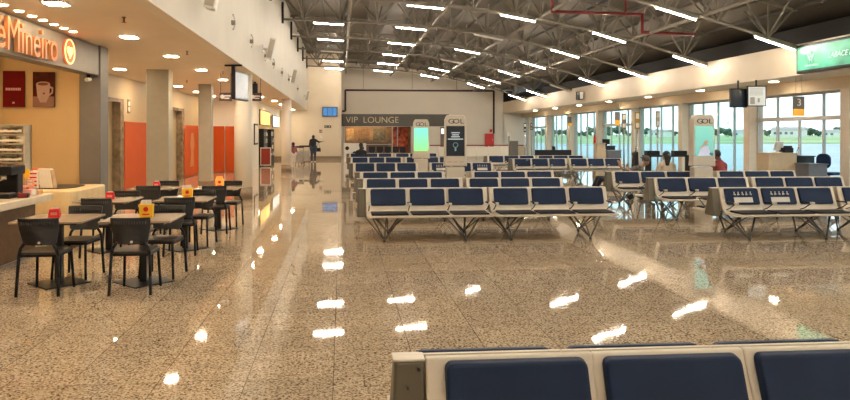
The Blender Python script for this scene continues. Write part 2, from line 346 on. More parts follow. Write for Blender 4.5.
# small doorway with monitor
m = MB(); m.box(7.45, 8.1, -0.03, -0.005, 0, 2.25); struct(m.build('door_1', mat('brown_door', (0.16, 0.10, 0.07), 0.5), loc=(0,YB,0)))
t = thing('wall_monitor', 'small bright monitor above the brown door on the far wall', 'monitor', (7.75, YB-0.05, 1.75))
m = MB(); m.box(-0.3, 0.3, -0.05, 0, -0.08, 0.42); m.build('casing', M_blackp, t)
m = MB(); m.box(-0.26, 0.26, -0.06, -0.05, -0.04, 0.38); m.build('screen', mat('mon_white', (.8,.8,.8), emit=0.3), t)
t = thing('hose_cabinet', 'red fire hose cabinet fixed to the far wall', 'cabinet', (11.2, YB-0.26, 0.75))
m = MB(); m.box(-0.33, 0.33, 0, 0.25, 0, 1.0); m.build('casing', M_redb, t, bevel=0.01)
m = MB(); m.box(-0.29, 0.29, -0.02, 0, 0.04, 0.96); m.build('door', M_redb, t)
m = MB(); m.box(0.2, 0.24, -0.05, -0.02, 0.45, 0.6); m.build('handle', M_chrome, t)
m = MB(); m.box(-0.1, 0.1, -0.02, 0, 0, 0.22); m.build('call_point', M_redb, loc=(11.35, YB-0.0, 1.85)); tag(bpy.context.scene.objects['call_point'], 'small red alarm call point above the hose cabinet', 'alarm')
# far red topped railing
t = thing('barrier_rail', 'white barrier railing with a red top rail before the far wall', 'railing', (5.9, 48.6, 0))
m = MB(); m.box(0, 7.3, -0.03, 0.03, 0.86, 0.94); m.build('top_rail', M_red, t)
for i in range(9): m = MB(); m.tube((0.05+0.9*i,0,0),(0.05+0.9*i,0,0.87),0.03,8); m.build('post', M_wp, t)
m = MB(); m.box(0.05, 7.2, -0.008, 0.008, 0.12, 0.8); m.build('panel', M_shell, t)

# ------------------------------------------------------------------ glazed wall
PY = [17.75 + 4.6*k for k in range(-4, 8)]   # pillar positions
M_pil = mat('pillar_paint', (0.66, 0.58, 0.47), 0.5, var=0.03)
for i, Y in enumerate(PY):
    if Y > YB-0.3: continue
    m = MB(); m.box(XG-0.32, XG+0.18, Y-0.17, Y+0.17, 0, 2.96)
    nm = {4: 'right of the gate 3 desk', 5: 'left of gate 3', 6: 'behind the woman in a cream top', 7: 'beside the tall pylon signs'}
    tag(m.build('window_pillar', M_pil, bevel=0.01), 'beige square pillar between glazed bays, ' + nm[i] if i in nm else 'beige square pillar between tall glazed bays far along the hall', 'pillar', 'pillars between the glazed bays')
wn = 1
edges = PY + [YB]
for i in range(len(edges)-1):
    y0, y1 = edges[i]+0.17, min(edges[i+1], YB+0.17)-0.17
    if y1 - y0 < 0.5: continue
    gate = i in (4, 7, 10)
    m = MB(); x0, x1 = XG-0.04, XG+0.04
    m.box(x0, x1, y0, y1, 0, 0.07); m.box(x0, x1, y0, y1, 2.88, 2.96); m.box(x0, x1, y0, y0+0.06, 0, 2.96); m.box(x0, x1, y1-0.06, y1, 0, 2.96)
    n = 4; full = (1, 3) if gate else (1, 2, 3)
    for k in range(1, n):
        y = y0 + (y1-y0)*k/n
        m.box(x0, x1, y-0.02, y+0.02, 0.05, 2.9 if k in full else 2.15)
    if gate: m.box(x0-0.03, x1+0.03, y0, y1, 2.12, 2.24)
    w = struct(m.build('window_%d' % wn, M_frame)); wn += 1
    m = MB(); m.box(XG-0.005, XG+0.005, y0+0.05, y1-0.05, 0.06, 2.9); m.build('pane', M_glassc if i == 4 else M_glass, w)
# soffit downlights on the right
def downlight(px, py, w, right, label, group, warm=False, name='downlight', zc=ZS):
    D = (zc-H)*F/(HY-py); x, y = xy(px, D)
    t = thing(name, label, 'light', (x, y, zc), 0, group)
    m = MB(); m.box(-w/2-.02, w/2+.02, -w/2-.02, w/2+.02, -0.012, -0.001); m.build('rim', M_wp, t)
    m = MB(); m.box(-w/2, w/2, -w/2, w/2, -0.018, -0.012); m.build('diffuser', M_downo if warm else M_down, t)
    return t
for i in range(9):
    y = 11.2 + 4.3*i
    t = thing('downlight', 'small lit downlight in the soffit above the gates', 'light', (13.0, y, ZS), 0, 'downlights above the gates')
    m = MB(); m.box(-.11,.11,-.11,.11,-.012,-.001); m.build('rim', M_wp, t)
    m = MB(); m.box(-.09,.09,-.09,.09,-.02,-.012); m.build('diffuser', M_down, t)
# LED screen
X0, Y0 = XF-0.12, 0
ya = (dep(0,0)); 
def y_at(px, X):      # Y where the plane x = X is seen in column px
    u = (px-PX)/F; tn = (SA+u*CA)/(CA-u*SA); return X/tn
yl = y_at(797, XF-0.1); 
t = thing('led_screen', 'large bright green advertising screen on the right fascia', 'screen', (XF-0.02, yl, 0))
m = MB(); m.box(-0.10, 0, -3.6, 0, 3.33, 4.08); m.build('casing', M_blackp, t, bevel=0.01)
def led():
    m_ = bpy.data.materials.new('led_green'); m_.use_nodes = True; nt = m_.node_tree; b = nt.nodes['Principled BSDF']
    tc = nt.nodes.new('ShaderNodeTexCoord'); n = nt.nodes.new('ShaderNodeTexNoise'); n.inputs['Scale'].default_value = 1.6; nt.links.new(tc.outputs['Object'], n.inputs['Vector'])
    r = nt.nodes.new('ShaderNodeValToRGB'); r.color_ramp.elements[0].color = (0.010, 0.08, 0.04, 1); r.color_ramp.elements[1].color = (0.05, 0.28, 0.15, 1)
    r.color_ramp.elements[0].position = .35; r.color_ramp.elements[1].position = .65
    nt.links.new(n.outputs['Fac'], r.inputs['Fac']); nt.links.new(r.outputs[0], b.inputs['Emission Color']); b.inputs['Emission Strength'].default_value = 1.0; b.inputs['Base Color'].default_value = (.01,.03,.02,1)
    return m_
m = MB(); m.box(-0.112, -0.10, -3.55, -0.06, 3.40, 4.01); m.build('display', led(), t)
M_led = mat('led_white', (.5,.6,.55), emit=0.22)
ico = MB(); xx = -0.118
for s in (-1, 1):
    ico.tube((xx,-0.6,3.62),(xx,-0.6+s*0.10,3.74),0.012,6); ico.tube((xx,-0.6+s*0.05,3.58),(xx,-0.6+s*0.05,3.72),0.012,6); ico.tube((xx,-0.6+s*0.05,3.72),(xx,-0.6+s*0.15,3.80),0.01,6)
ico.ball((xx,-0.6,3.84),0.035,6); ico.build('logo', M_led, t)
text('small_text', 'LINHAS AEREAS', 0.075, M_led, t, (-0.115, -0.62, 3.50), (PI/2, 0, -PI/2), ext=0.002)
text('headline', 'LABACE LIFE', 0.19, M_led, t, (-0.115, -1.75, 3.68), (PI/2, 0, -PI/2), ext=0.002, shear=0.3)
# fascia speaker
x, y = xy(578, 1); y = y_at(580, XF-0.15)
t = thing('wall_speaker', 'dark loudspeaker with a white front on the right fascia', 'speaker', (XF-0.02, y, 3.66))
m = MB(); m.box(-0.05, 0, -0.05, 0.05, -0.05, 0.05); m.build('bracket', M_blackp, t)
m = MB(); m.box(-0.28, -0.05, -0.30, 0.22, -0.2, 0.22); m.build('casing', M_blackp, t, bevel=0.02)
m = MB(); m.box(-0.25, -0.08, -0.32, -0.30, -0.17, 0.19); m.build('grille', M_wp, t)
# hanging gate monitors
def hang_monitor(name, x0p, x1p, y0p, y1p, D, scr, label, detail=False):
    xa, ya = xy(x0p, D); xb, yb = xy(x1p, D); w = math.hypot(xb-xa, yb-ya); z0, z1 = zz(y1p, D), zz(y0p, D)
    t = thing(name, label, 'monitor', ((xa+xb)/2, (ya+yb)/2, z0), -A-0.05)
    m = MB(); m.box(-w/2, w/2, -0.04, 0.05, 0, z1-z0); m.build('casing', M_blackp, t, bevel=0.008)
    m = MB(); m.box(-w/2+0.03, w/2-0.03, -0.05, -0.04, 0.03, z1-z0-0.03); m.build('display', scr, t)
    if detail:
        m = MB(); h = z1-z0
        for i in range(6): m.box(-w*0.38, w*0.30, -0.054, -0.05, h*(0.55+0.06*i), h*(0.565+0.06*i))
        m.build('text_lines', M_grey, t)
        m = MB(); m.box(-w*0.36, -w*0.12, -0.054, -0.05, h*0.12, h*0.45); m.box(0.02, w*0.14, -0.054, -0.05, h*0.2, h*0.4); m.build('pictures', mat('pic_grey', (.25,.23,.22)), t)
    m = MB(); m.box(-0.02, 0.02, 0.0, 0.04, z1-z0, ZS-z0); m.build('hanger', M_blackp, t)
hang_monitor('gate_monitor', 730, 746.5, 88.5, 107.5, 20.5, M_screen, 'black switched off monitor hanging left of the white one above gate 3')
hang_monitor('gate_monitor', 747, 765.5, 86, 106.5, 20.3, mat('scr_white', (.5,.55,.55), emit=0.12), 'white lit monitor hanging beside the black monitor above gate 3', True)
# gate number sign
D = 19.3
def gate_sign(px0, px1, py0, py1, pyo, D, num, label, X_off=0, tosoffit=True):
    xa, ya = xy(px0, D); xb, yb = xy(px1, D); w = math.hypot(xb-xa, yb-ya); z0, z1, zo = zz(py1, D), zz(py0, D), zz(pyo, D)
    t = thing('gate_sign', label, 'sign', ((xa+xb)/2, (ya+yb)/2, z0), -A)
    m = MB(); m.box(-w/2, w/2, -0.03, 0.03, zo-z0, z1-z0); m.build('upper_plate', M_grey, t)
    m = MB(); m.box(-w/2, w/2, -0.03, 0.03, 0, zo-z0); m.build('lower_plate', mat('amber', (0.75, 0.36, 0.03), emit=0.12), t)
    if num: text('number', num, (z1-zo)*0.8, M_wp, t, (0, -0.034, (zo+z1)/2-z0), ext=0.003)
    m = MB(); m.tube((-w/4,0,z1-z0),(-w/4,0,ZS-z0),0.006,6); m.tube((w/4,0,z1-z0),(w/4,0,ZS-z0),0.006,6); m.build('wires', M_chrome, t)
gate_sign(793, 804, 96.5, 116, 109, 19.3, '3', 'dark and amber hanging sign showing gate number 3')
gate_sign(615, 619.8, 112, 125, 120, 30.5, '', 'small dark and amber hanging sign at the next gate along')
gate_sign(568, 571.5, 117, 126, 123, 40, '', 'tiny dark and amber hanging sign at the far gate')

# pylon signs
def pylon(px, D, ytop, ybot, w, label, m_=None):
    x, y = xy(px, D); t = thing('pylon_sign', label, 'sign', (x, y, 0), -A, 'pylon signs along the gates'); z1, z0 = zz(ytop, D), zz(ybot, D)
    m = MB(); m.tube((0,0,0.02),(0,0,z0),0.035,10); m.build('pole', M_chrome, t)
    m = MB(); m.tube((0,0,0),(0,0,0.03),0.22,20); m.build('base', M_chrome, t)
    m = MB(); m.box(-w/2, w/2, -0.03, 0.03, z0, z1); m.build('sign_plate', m_ or M_grey, t, bevel=0.005)
    m = MB(); m.box(-w/2+0.03, w/2-0.03, -0.035, -0.03, z0+0.06, z0+(z1-z0)*0.35); m.box(-w/2+0.03, w/2-0.03, -0.035, -0.03, z0+(z1-z0)*0.6, z1-0.06); m.build('marking', M_shell, t)
pylon(624, 29.5, 113.5, 129, 0.19, 'slim dark pylon sign on a steel pole left of the amber one')
pylon(637.3, 29.3, 112, 129, 0.2, 'dark pylon sign with amber field in front of a beige pillar', mat('amber_dk', (0.35,0.22,0.05)))
pylon(657.7, 29.0, 111, 127, 0.17, 'pale grey pylon sign on a steel pole right of the amber one', mat('pale_sign', (0.42,0.40,0.36)))
pylon(525, 42, 123, 132, 0.15, 'far dark pylon sign next to the grey counter', M_black)
pylon(531.5, 40, 123, 130, 0.12, 'far dark pylon sign left of the glass doors', M_black)
pylon(509, 44, 132, 136, 0.25, 'small pale round topped sign on a post by the far counter', M_wp)

# ------------------------------------------------------------------ gate desks
def counter_gate(px, D, w, h, label, m_=M_counter, d=0.55, ledge=True, cat='counter', name='gate_counter'):
    x, y = xy(px, D); t = thing(name, label, cat, (x, y, 0), 0)
    m = MB(); m.box(-w/2, w/2, -d/2, d/2, 0.03, h-0.03); m.build('body', m_, t, bevel=0.012)
    m = MB(); m.box(-w/2-0.02, w/2+0.02, -d/2-0.03, d/2, h-0.03, h); m.build('worktop', m_, t, bevel=0.008)
    m = MB(); m.box(-w/2+0.03, w/2-0.03, -d/2+0.03, d/2-0.03, 0, 0.03); m.build('plinth', M_black, t)
    return t
counter_gate(776.5, 18.9, 0.80, 1.20, 'tall beige counter at gate 3')
counter_gate(799.5, 19.3, 0.50, 1.11, 'black desk unit between the beige counter and the slate desk at gate 3', M_black)
counter_gate(811, 18.4, 0.52, 0.93, 'slate grey desk beside the office chair at gate 3', M_slate)
x, y = xy(777, 18.9)
t = thing('desk_monitor', 'white tilted monitor standing on the beige gate counter', 'monitor', (x, y, 1.20), 0.5)
m = MB(); m.box(-0.12,0.12,-0.09,0.09,0,0.02); m.box(-0.02,0.02,-0.02,0.02,0.02,0.12); m.build('foot', M_wp, t)
m = MB(); m.box(-0.19,0.19,-0.02,0.03,0.07,0.31); m.build('display', [M_wp], t, rot=(0.25,0,0))
x, y = xy(786.5, 18.9)
t = thing('ticket_printer', 'black printer on the right end of the beige gate counter', 'printer', (x, y, 1.20), 0)
m = MB(); m.box(-0.15,0.13,-0.12,0.12,0,0.14); m.build('body', M_blackp, t, bevel=0.02)
m = MB(); m.box(-0.12,0.10,-0.10,-0.04,0.14,0.19); m.build('tray', M_blackp, t)
x, y = xy(797, 19.3)
t = thing('desk_microphone', 'small black microphone stand on the black desk unit', 'microphone', (x, y, 1.11))
m = MB(); m.tube((0,0,0),(0,0,0.015),0.05,12); m.build('base', M_blackp, t)
m = MB(); m.path([(0,0,0.01),(0,0,0.12),(0.02,-0.03,0.2)],0.008,6); m.ball((0.02,-0.03,0.21),0.018,6); m.build('stem', M_blackp, t)
# office chair
x, y = xy(829, 18.7)
t = thing('office_chair', 'dark blue office chair standing at the gate 3 desk', 'chair', (x, y, 0), 1.9)
m = MB(); m.prism(rrect(0.42,0.42,0.1),0.60,0.68,'Z'); m.build('seat', M_navy, t, bevel=0.02)
m = MB(); m.prism(rrect(0.40,0.40,0.15,6,0,0.98),0.19,0.25,'Y'); m.build('backrest', M_navy, t, bevel=0.02)
m = MB(); m.path([(0,0.1,0.6),(0,0.27,0.62),(0,0.27,0.9)],0.018,8); m.build('back_support', M_black, t)
m = MB(); m.tube((0,0,0.1),(0,0,0.6),0.025,10); m.build('gas_lift', M_black, t)
for k in range(5):
    a = 2*PI*k/5; m = MB(); m.tube((0,0,0.11),(0.27*math.cos(a),0.27*math.sin(a),0.07),0.02,6); m.ball((0.27*math.cos(a),0.27*math.sin(a),0.035),0.033,6); m.build('leg', M_black, t)
# the next gate along
x, y = xy(599.5, 27.8)
t = thing('gate_stand', 'beige tapered stand at the next gate left of the blue desk', 'counter', (x, y, 0))
m = MB(); m.hull([(-.24,-.2,0),(.24,-.2,0),(.24,.2,0),(-.24,.2,0)], [(-.15,-.15,1.32),(.19,-.15,1.32),(.19,.15,1.32),(-.15,.15,1.32)]); m.build('body', M_counter, t, bevel=0.02)
m = MB(); m.box(-.17,.21,-.17,.17,1.32,1.35); m.build('top', M_counter, t)
counter_gate(612, 29.5, 0.6, 1.02, 'dark blue desk beside the tapered beige stand', M_slate)
counter_gate(607, 31.5, 0.55, 1.18, 'black desk unit behind the tapered beige stand', M_black)
x, y = xy(606, 31.5)
t = thing('desk_screen', 'small dark screen on the far black desk unit', 'monitor', (x, y, 1.18)); m = MB(); m.box(-.04,.04,-.04,.04,0,.08); m.build('foot', M_blackp, t); m = MB(); m.box(-.17,.17,-.02,.02,.06,.3); m.build('display', M_blackp, t)
counter_gate(513.5, 43, 0.45, 1.28, 'grey counter near the far left pylon sign', M_grey)
counter_gate(521, 43.5, 0.55, 0.95, 'low tan counter beside the tall grey one', M_counter)
# fire extinguisher on pillar
x, y = xy(594.3, 37.5)
t = thing('fire_extinguisher', 'red fire extinguisher on a post by the far windows', 'extinguisher', (x, y, 0))
m = MB(); m.tube((0,0.02,0),(0,0.02,1.75),0.02,8); m.box(-.12,.12,-.1,.14,0,.02); m.build('stand', M_chrome, t)
m = MB(); m.tube((0,-.08,1.15),(0,-.08,1.55),0.08,12); m.ball((0,-.08,1.55),0.08,6); m.build('cylinder', M_redb, t)
m = MB(); m.tube((0,-.08,1.62),(0,-.08,1.70),0.02,8); m.path([(0,-.1,1.68),(.09,-.1,1.6),(.09,-.1,1.3)],0.012,6); m.build('hose', M_blackp, t)
# ring / wheelchair by far windows
x, y = xy(557, 43)
t = thing('wheelchair', 'empty wheelchair parked by the far windows', 'wheelchair', (x, y, 0), 0.1)
for s in (-1, 1):
    m = MB(); c = Vector((0, s*0.27, 0.30)); pts = [c+Vector((0.29*math.cos(a), 0, 0.29*math.sin(a))) for a in [2*PI*i/20 for i in range(21)]]; m.path(pts, 0.016, 6)
    for i in range(6): m.tube(c, c+Vector((0.29*math.cos(i*PI/3),0,0.29*math.sin(i*PI/3))),0.004,4)
    m.build('wheel', M_wp, t)
    m = MB(); m.ball((0.4, s*0.22, 0.07),0.065,6, sc=(1,.4,1)); m.tube((0.4,s*.22,.1),(0.35,s*.22,.5),.012,6); m.build('caster', M_black, t)
m = MB(); m.box(-.2,.28,-.24,.24,.46,.5); m.build('seat', M_blackp, t)
m = MB(); m.box(-.23,-.2,-.23,.23,.48,.95); m.build('backrest', M_blackp, t)
m = MB()
for s in (-1, 1): m.path([(-.32,s*.24,.95),(-.21,s*.24,.93),(-.21,s*.24,.48),(.3,s*.24,.48),(.42,s*.2,.12)],.014,6); m.path([(-.2,s*.25,.7),(.2,s*.25,.7),(.2,s*.25,.5)],.014,6)
m.build('frame', M_chrome, t)
# far row of dark low chairs by the windows
x, y = xy(536, 38.5)
t = thing('low_bench', 'long low dark bench before the far windows', 'bench', (x, y, 0))
m = MB(); m.box(0,2.1,-.3,.2,.4,.46); m.build('seat', M_seatdk, t, bevel=.01)
m = MB(); m.box(0,2.1,.2,.25,.5,.82); m.build('backrest', M_seatdk, t, bevel=.01)
for i in range(3): m = MB(); m.tube((.15+.9*i,-.2,0),(.15+.9*i,-.2,.4),.02,6); m.tube((.15+.9*i,.2,0),(.15+.9*i,.22,.55),.02,6); m.build('leg', M_chrome, t)

# ------------------------------------------------------------------ benches
PIT = 0.642; UL = 3*PIT + 0.08
def lean(z): return -0.032 - (0.83-z)*0.36            # y of the front shell face at height z
def make_bench(label, X, Y, n=3, wing=True, cards=(), name='airport_bench'):
    t = thing(name, label, 'bench', (X, Y, 0), 0, 'back to back airport benches')
    L = n*PIT + 0.08
    for side in (-1, 1):
        off = 0.0 if side < 0 else -0.11
        def Q(prof): return [(p[0]*(-side) if side > 0 else p[0], p[1]) for p in prof]
        for k in range(n):
            x0 = 0.04 + k*PIT + off; x1 = x0 + PIT
            sh = [(lean(.82),.82),(lean(.82)+.03,.822),(lean(.5)+.03,.5),(-.24,.40),(-.60,.395),(-.62,.41),(-.62,.43),(-.28,.435),(lean(.5)-.02,.48)]
            m = MB(); m.prism(Q(sh), x0 - (0.04 if k == 0 else 0), x1 + (0.04 if k == n-1 else 0), 'X'); m.build('seat_shell', M_shell, t, bevel=0.008)
            # back pad: rounded box lying on the leaning shell
            zc, hh = (0.678, 0.27) if side < 0 else (0.690, 0.27); m = MB(); pr = rrect(PIT-0.065, hh, 0.03, 4, (x0+x1)/2, zc)
            if side < 0: f = [(px_, lean(z_)+0.0, z_) for px_, z_ in pr]; g = [(px_*1.0, lean(z_)-0.05, z_) for px_, z_ in rrect(PIT-0.075, hh-0.012, 0.03, 4, (x0+x1)/2, zc)]
            else: f = [(px_, -lean(z_), z_) for px_, z_ in pr]; g = [(px_, -lean(z_)+0.05, z_) for px_, z_ in rrect(PIT-0.075, hh-0.012, 0.03, 4, (x0+x1)/2, zc)]
            m.hull(f, g); pad = m.build('back_pad', M_navy, t, bevel=0.012, seg=3)
            m = MB(); sp = [(-.25,.437),(-.60,.437),(-.610,.447),(-.60,.458),(-.25,.466)]
            m.prism(Q(sp), x0+0.03, x1-0.03, 'X'); m.build('seat_pad', M_seatdk, t, bevel=0.008)
            if side < 0 and k in cards:
                m = MB(); cx = (x0+x1)/2; zz0, zz1 = 0.585, 0.665
                m.hull([(cx-.16,lean(zz0)-.051,zz0),(cx+.16,lean(zz0)-.051,zz0),(cx+.16,lean(zz1)-.051,zz1),(cx-.16,lean(zz1)-.051,zz1)],
                       [(cx-.16,lean(zz0)-.055,zz0),(cx+.16,lean(zz0)-.055,zz0),(cx+.16,lean(zz1)-.055,zz1),(cx-.16,lean(zz1)-.055,zz1)])
                m.build('priority_card', M_wp, pad)
                m = MB()
                for q in range(5):
                    xq = cx-.14+.07*q; m.ball((xq,lean(.745)-.052,.745),.011,6); m.tube((xq,lean(.73)-.052,.73),(xq+.012*(-1)**q,lean(.70)-.052,.70),.009,5); m.tube((xq-.018,lean(.715)-.052,.715),(xq+.022,lean(.71)-.052,.712),.006,5)
                m.build('priority_icons', M_wp, pad)
        for k in range(n+1):                       # armrests
            xa = 0.04 + k*PIT + off; sg = -side
            m = MB(); m.box(xa-.018, xa+.018, *(sorted((sg*(-.20), sg*(-.50)))), .590, .606, 0); m.box(xa-.024, xa+.024, *(sorted((sg*(-.46), sg*(-.52)))), .583, .613, 1)
            m.path([(xa,sg*-.17,.46),(xa,sg*-.30,.50),(xa,sg*-.45,.585)],.008,6,mi=0)
            m.build('armrest', [M_blackp, M_shell], t)
    m = MB(); m.box(0.02, L-0.05, -0.12, -0.06, 0.34, 0.40); m.box(0.02, L-0.05, 0.06, 0.12, 0.34, 0.40); m.build('beam', M_chrome, t)
    for xc in (0.34, L-0.36):
        for side in (-1, 1):
            m = MB(); ft = (xc + 0.06*side, side*0.46, 0.03)
            m.tube((ft[0],ft[1],0.0),(ft[0],ft[1],0.05),0.022,8)
            for dx in (-0.25, 0.25): m.tube(ft, (xc+dx, side*0.14, 0.38), 0.013, 6)
            m.tube(ft, (xc, -side*0.1, 0.36), 0.011, 6); m.tube((ft[0],ft[1],.03),(ft[0]-.3,side*.12,.37),.009,6); m.tube((ft[0],ft[1],.03),(ft[0]+.3,side*.12,.37),.009,6)
            m.build('leg', M_leg, t)
    if wing:                                        # hollow olive end cap filling the gap between the two backs
        m = MB()
        m.hull([(-.145,-.15,.36),(-.012,-.15,.36),(-.012,.15,.36),(-.145,.15,.36)], [(-.125,-.045,.812),(-.004,-.045,.812),(-.004,.045,.812),(-.125,.045,.812)])
        w = m.build('end_cap', M_olive, t, bevel=0.012)
        m = MB(); m.box(-.129,-.002,-.048,.048,.810,.820); m.build('cap_rim', M_shell, w, bevel=0.004)
        m = MB(); m.tube((-.03,-.055,.785),(-.03,-.072,.785),.007,8); m.build('screw', M_black, w); m = MB(); m.tube((-.075,-.08,.72),(-.075,-.095,.72),.004,8); m.build('screw', M_black, w)
    return t
BE = [('foreground bench cut by the bottom edge, nearest to the viewer', .33, 2.76, True, ()),
 ('bench at the left end of the nearest left hand row across the hall', .39, 11.35, True, ()),
 ('bench at the right end of the nearest left hand row across the hall', 2.43, 11.35, False, ()),
 ('bench just behind the front left hand row, at its left', .42, 13.85, True, ()),
 ('bench just behind the front left hand row, at its right', 2.50, 13.85, False, ()),
 ('bench left of the tall dark screen totem', .42, 16.25, True, ()),
 ('bench right of the tall dark screen totem', 3.06, 16.25, False, ()),
 ('bench left of the green screen totem', .34, 21.3, True, ()),
 ('bench behind the dark screen totem with white cards on its seat backs', 2.70, 21.3, False, (0, 2)),
 ('bench at the left of the far row behind the green screen totem', .33, 26.6, True, ()),
 ('bench at the right of the far row behind the green screen totem', 2.42, 26.6, False, ()),
 ('farthest bench before the lounge at the left', .33, 31.8, True, ()),
 ('farthest bench before the lounge at the right', 2.42, 31.8, False, ()),
 ('left bench of the middle row before the glass doors', 6.15, 24.6, True, ()),
 ('right bench of the middle row before the beige tapered stand', 8.24, 24.6, False, ()),
 ('bench behind the middle row, left one near the red cabinet', 5.95, 28.0, True, ()),
 ('bench behind the middle row, right one near the far windows', 8.03, 28.0, False, ()),
 ('bench with white priority cards on two seat backs, right front row', 6.23, 11.0, True, (0, 1)),
 ('bench in the right front row cut by the right edge', 8.31, 11.0, False, ()),
 ('left bench of the second row on the right side', 6.32, 13.6, True, ()),
 ('right bench of the second row on the right side', 8.41, 13.6, False, ()),
 ('bench on which the man in a cap reclines', 6.38, 15.95, True, ()),
 ('bench by the man in a red shirt, right of the poster totem', 8.98, 15.95, False, ())]
protos = {}
for lb, X, Y, wing, cards in BE:
    key = (wing, cards)
    if key not in protos: protos[key] = make_bench(lb, X, Y, 3, wing, cards)
    else:
        o = copy_tree(protos[key]); o.location = (X, Y, 0); o['label'] = lb

# ------------------------------------------------------------------ totems
M_green = None
def grad(name, c0, c1, axis, z0, z1, s):
    m_ = bpy.data.materials.new(name); m_.use_nodes = True; nt = m_.node_tree; b = nt.nodes['Principled BSDF']
    tc = nt.nodes.new('ShaderNodeTexCoord'); sp = nt.nodes.new('ShaderNodeSeparateXYZ'); nt.links.new(tc.outputs['Object'], sp.inputs[0])
    mr = nt.nodes.new('ShaderNodeMapRange'); mr.inputs['From Min'].default_value = z0; mr.inputs['From Max'].default_value = z1; nt.links.new(sp.outputs[axis], mr.inputs['Value'])
    r = nt.nodes.new('ShaderNodeValToRGB'); r.color_ramp.elements[0].color = (*c0, 1); r.color_ramp.elements[1].color = (*c1, 1)
    nt.links.new(mr.outputs[0], r.inputs[0]); nt.links.new(r.outputs[0], b.inputs['Emission Color']); b.inputs['Emission Strength'].default_value = s
    b.inputs['Base Color'].default_value = (0.02,0.03,0.03,1); b.inputs['Roughness'].default_value = 0.3; return m_
def totem(px, D, label, kind, rz=-A):
    x, y = xy(px, D); t = thing('screen_totem', label, 'totem', (x, y, 0), rz, 'screen totems between the benches')
    m = MB(); m.box(-.22,.22,-.12,.16,0,.93); m.build('base', M_kiosk, t, bevel=.02)
    m = MB(); a = rrect(.56, .05, .02, 4, 0, .975)
    m.prism([(-.28,.95),(.28,.95),(.265,1.10),(.25,2.05),(.20,2.16),(-.20,2.16),(-.25,2.05),(-.265,1.10)], -.14, .10, 'Y'); m.build('head', M_kiosk, t, bevel=.03, seg=3)
    z0, z1 = 1.19, 1.90
    m = MB(); m.box(-.215,.215,-.150,-.138,z0,z1)
    if kind == 'dark': sc_ = mat('totem_dark', (.012,.022,.04), .25)
    elif kind == 'green': sc_ = grad('totem_green', (.18,.75,.14), (.12,.52,.40), 'Z', z0, z1, .6)
    else: sc_ = grad('totem_teal', (.16,.45,.38), (.22,.60,.46), 'Z', z0, z1, .35)
    s = m.build('display', sc_, t)
    text('logo', 'G', .16, M_blackp, t, (-.10, -.143, 2.005), ext=.003, sx=1.3); text('logo', 'OL', .16, M_blackp, t, (.07, -.143, 2.005), ext=.003, sx=1.25)
    if kind == 'dark':
        m = MB()
        for i, (wd, zc) in enumerate(((.2,1.74),(.16,1.69),(.2,1.645),(.36,1.59))): m.box(-wd/2,wd/2,-.153,-.150,zc-.012,zc+.012)
        m.build('text_lines', mat('scr_text', (.5,.6,.65), emit=.12), s)
        m = MB(); c = Vector((0,-.153,1.45)); pts = [c+Vector((.055*math.cos(i*PI/8),0,.055*math.sin(i*PI/8))) for i in range(17)]; m.path(pts,.007,5); m.box(-.02,.02,-.157,-.15,1.31,1.385); m.build('bulb_icon', mat('scr_cyan', (.15,.35,.42), emit=.06), s)
        m = MB(); [m.box(-.19+.14*i,-.09+.14*i,-.143,-.139,1.045,1.06) for i in range(3)]; m.build('caption', mat('cap_red', (.5,.25,.2)), t)
    if kind == 'poster':
        M_w = mat('poster_white', (.6,.62,.8), emit=.1); M_s = mat('poster_skin', (.5,.3,.2), emit=.1); M_d = mat('poster_blue', (.05,.08,.2))
        m = MB(); m.hull([(-.16,-.152,1.20),(.15,-.152,1.20),(.09,-.152,1.42),(-.03,-.152,1.44)], [(-.16,-.155,1.20),(.15,-.155,1.20),(.09,-.155,1.42),(-.03,-.155,1.44)]); m.build('printed_dress', M_w, s)
        m = MB(); m.tube((.04,-.150,1.51),(.04,-.156,1.51),.05,14); m.hull([(-.1,-.152,1.40),(.0,-.152,1.47),(.02,-.152,1.43),(-.1,-.152,1.36)], [(-.1,-.156,1.40),(.0,-.156,1.47),(.02,-.156,1.43),(-.1,-.156,1.36)]); m.build('printed_face', M_s, s)
        m = MB(); m.box(.12,.2,-.156,-.15,1.22,1.27); m.build('printed_shadow', M_d, s)
    return t
totem(455, 16.4, 'tall cream totem with a dark text screen', 'dark')
totem(421, 21.5, 'cream totem with a bright green screen', 'green')
totem(701.5, 16.3, 'cream totem with a teal poster of a person in white', 'poster')

